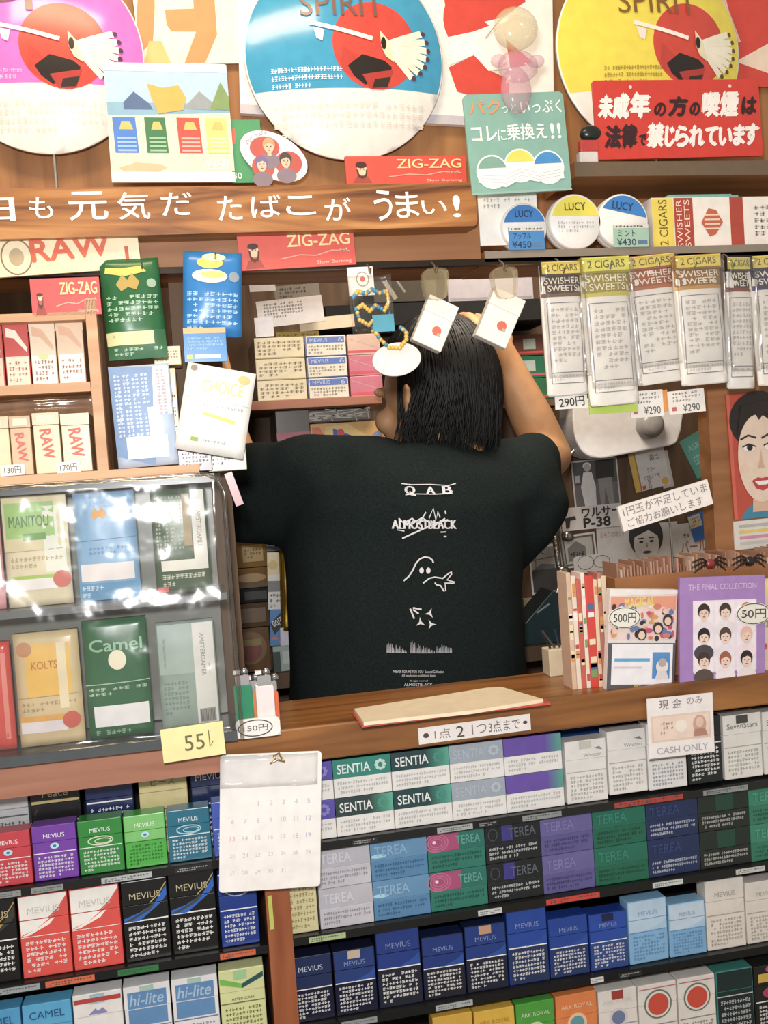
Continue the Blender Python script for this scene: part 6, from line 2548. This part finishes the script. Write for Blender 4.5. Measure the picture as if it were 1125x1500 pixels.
for q in ((272, 935, 298, 1000), (290, 940, 326, 968), (290, 930, 345, 940)):
    pstroke([sx(q[0], q[1]), sx(q[2], q[3])], 2.4)
for x, y in ((398, 965), (338, 1025), (408, 1036)):
    a0 = (0, 2.1, 4.3) if y != 1025 else (1.9, 4.0, 0.3)
    pts = []
    for a in sorted([-.1 + q for q in (.15, 2.2, 4.25)]):
        pts += [sx(x + 34 * cos(a + (y % 7) * .15), y + 36 * sin(a + (y % 7) * .15)), sx(x + 9 * cos(a + 1.0 + (y % 7) * .15), y + 9 * sin(a + 1.0 + (y % 7) * .15))]
    ppoly(pts)
rr = random.Random(3)
for x0, x1 in ((125, 255), (275, 435), (443, 550)):
    k = int((x1 - x0) / 8)
    for i in range(k):
        x = x0 + 8 * i
        h = (70 * (1 - i / k) + 12) * rr.uniform(.5, 1.1) if x0 < 440 else 58 * rr.uniform(.6, 1.1) * (1 - abs(i / k - .4) * .8)
        yb = 1222 + (2 if x0 < 440 else 0)
        ppoly([sx(x, yb), sx(x + 6, yb), sx(x + 4, yb - h), sx(x + 2, yb - h)], '#b8b8c0')
ptext('NEVER FOR ME FOR YOU  Second Collection', 578, 983, 652, 987)
ptext('All production available in Japan', 590, 989, 639, 993)
ptext('All rights reserved', 601, 997, 628, 1000)
ptext('ALMOSTBLACK', 593, 1002, 635, 1006)
eye_l = loc(EYE)
nv = []
for x, y, z in b.v:
    q = loc(Vector((x, YP - .14, z)))
    h = tree.ray_cast(Vector((q.x, -.6, q.z)), Vector((0, 1, 0)))
    nv.append((q.x, h[0].y - .0016 if h[0] else -.14, q.z))
me = shirt.data
base_n = len(me.vertices)
bm = bmesh.new()
bm.from_mesh(me)
mats = {}
for c in b.mats:
    me.materials.append(c)
vs = [bm.verts.new(v) for v in nv]
for f_, mi in zip(b.f, b.mi):
    try:
        q = bm.faces.new([vs[i] for i in f_])
        q.material_index = mi + 1
    except ValueError:
        pass
bm.to_mesh(me)
bm.free()

# trousers and shoes
S = Solid()
for k in (-1, 1):
    S.chain([Vector((k * .08, 0, .92)), Vector((k * .10, 0, .50)), Vector((k * .10, .015, .10))], [.115, .085, .065])
fuse(S, 'trousers', .012, 4, mat('#24262cc'), per)
for k in (-1, 1):
    S = Solid()
    S.cap(Vector((k * .10, .01, .045)), Vector((k * .11, .15, .038)), .044, .037)
    S.cap(Vector((k * .10, .01, .044)), Vector((k * .11, .15, .037)), .043, .036)
    S.v = [(x, y, max(z, 0.001)) for x, y, z in S.v]
    fuse(S, 'shoe', .006, 3, mat('#1c1c1eg'), per)

# hair: a cap of hair plus several hundred tapering locks
H0 = hl + Vector((.004, -.004, .022))
RX, RY, RZ = .077, .090, .104
b = B(1, 1, 21)


def hp(az, th, k=1.0):
    """azimuth from the face direction, polar angle from the crown"""
    v = fd * cos(az) * RY + sd * sin(az) * RX
    return H0 + v * sin(th) * k + Vector((0, 0, RZ * cos(th) * k))


def low(az):
    """where the hair ends, as a polar angle, for an azimuth (radians)"""
    a = abs(az)
    if az < 0 and a < 1.6:
        return 1.05 if a < 1.2 else 1.15
    return 1.05 if a < .9 else (1.05 + (a - .9) * 1.2 if a < 1.5 else 1.8)


rows = []
for i in range(15):
    row = []
    for k in range(56):
        az = -pi + 2 * pi * k / 56
        th = low(az) * i / 14 + .001
        row.append(hp(az, th, .985))
    rows.append(row)
b.grid(rows, HAIR, close=True)
crown = .25
for i in range(2600):
    az = b.rng.uniform(-pi, pi)
    a = abs(az)
    if a < 1.0:
        if b.rng.random() < .5:
            continue
        end = b.rng.uniform(.9, 1.15)
        drop = 0
    elif az < 0 and a < 1.58:                # left side, tucked behind the ear
        end = b.rng.uniform(1.1, 1.3)
        drop = 0
    elif az > 0 and a < 1.3:
        end = b.rng.uniform(1.3, 1.7)
        drop = b.rng.uniform(.02, .07)
    else:
        end = b.rng.uniform(1.5, 1.8)
        drop = b.rng.uniform(.05, .10)
    t0 = b.rng.uniform(.05, .9)
    k = b.rng.uniform(.99, 1.07)
    wob = b.rng.uniform(-.16, .16)
    pts, rs = [], []
    for j in range(8):
        t = j / 7
        pts.append(hp(az + wob * t * t, t0 + (end - t0) * t, k * (1 + .03 * t)))
        rs.append(.0021)
    q = pts[-1]
    dirn = Vector((b.rng.uniform(-.45, .05) if az < -1.7 and az > -2.4 else b.rng.uniform(-.22, .10), b.rng.uniform(-.15, .15), -1.0))
    cen = Vector((H0.x, H0.y, 0))
    if drop:
        for j in range(1, 5):
            inw = (cen - Vector((q.x, q.y, 0))) * .35 * (j / 4) ** 2
            pts.append(q + dirn * drop * j / 4 + inw * (.5 if az < 0 else .6))
            rs.append(.0021 * (1 - j / 4.2))
    else:
        rs[-1] = .0006
        rs[-2] = .0018
    b.tube(pts, rs, HAIR, 4, cap=False)
b.build('hair', per, smooth=True)
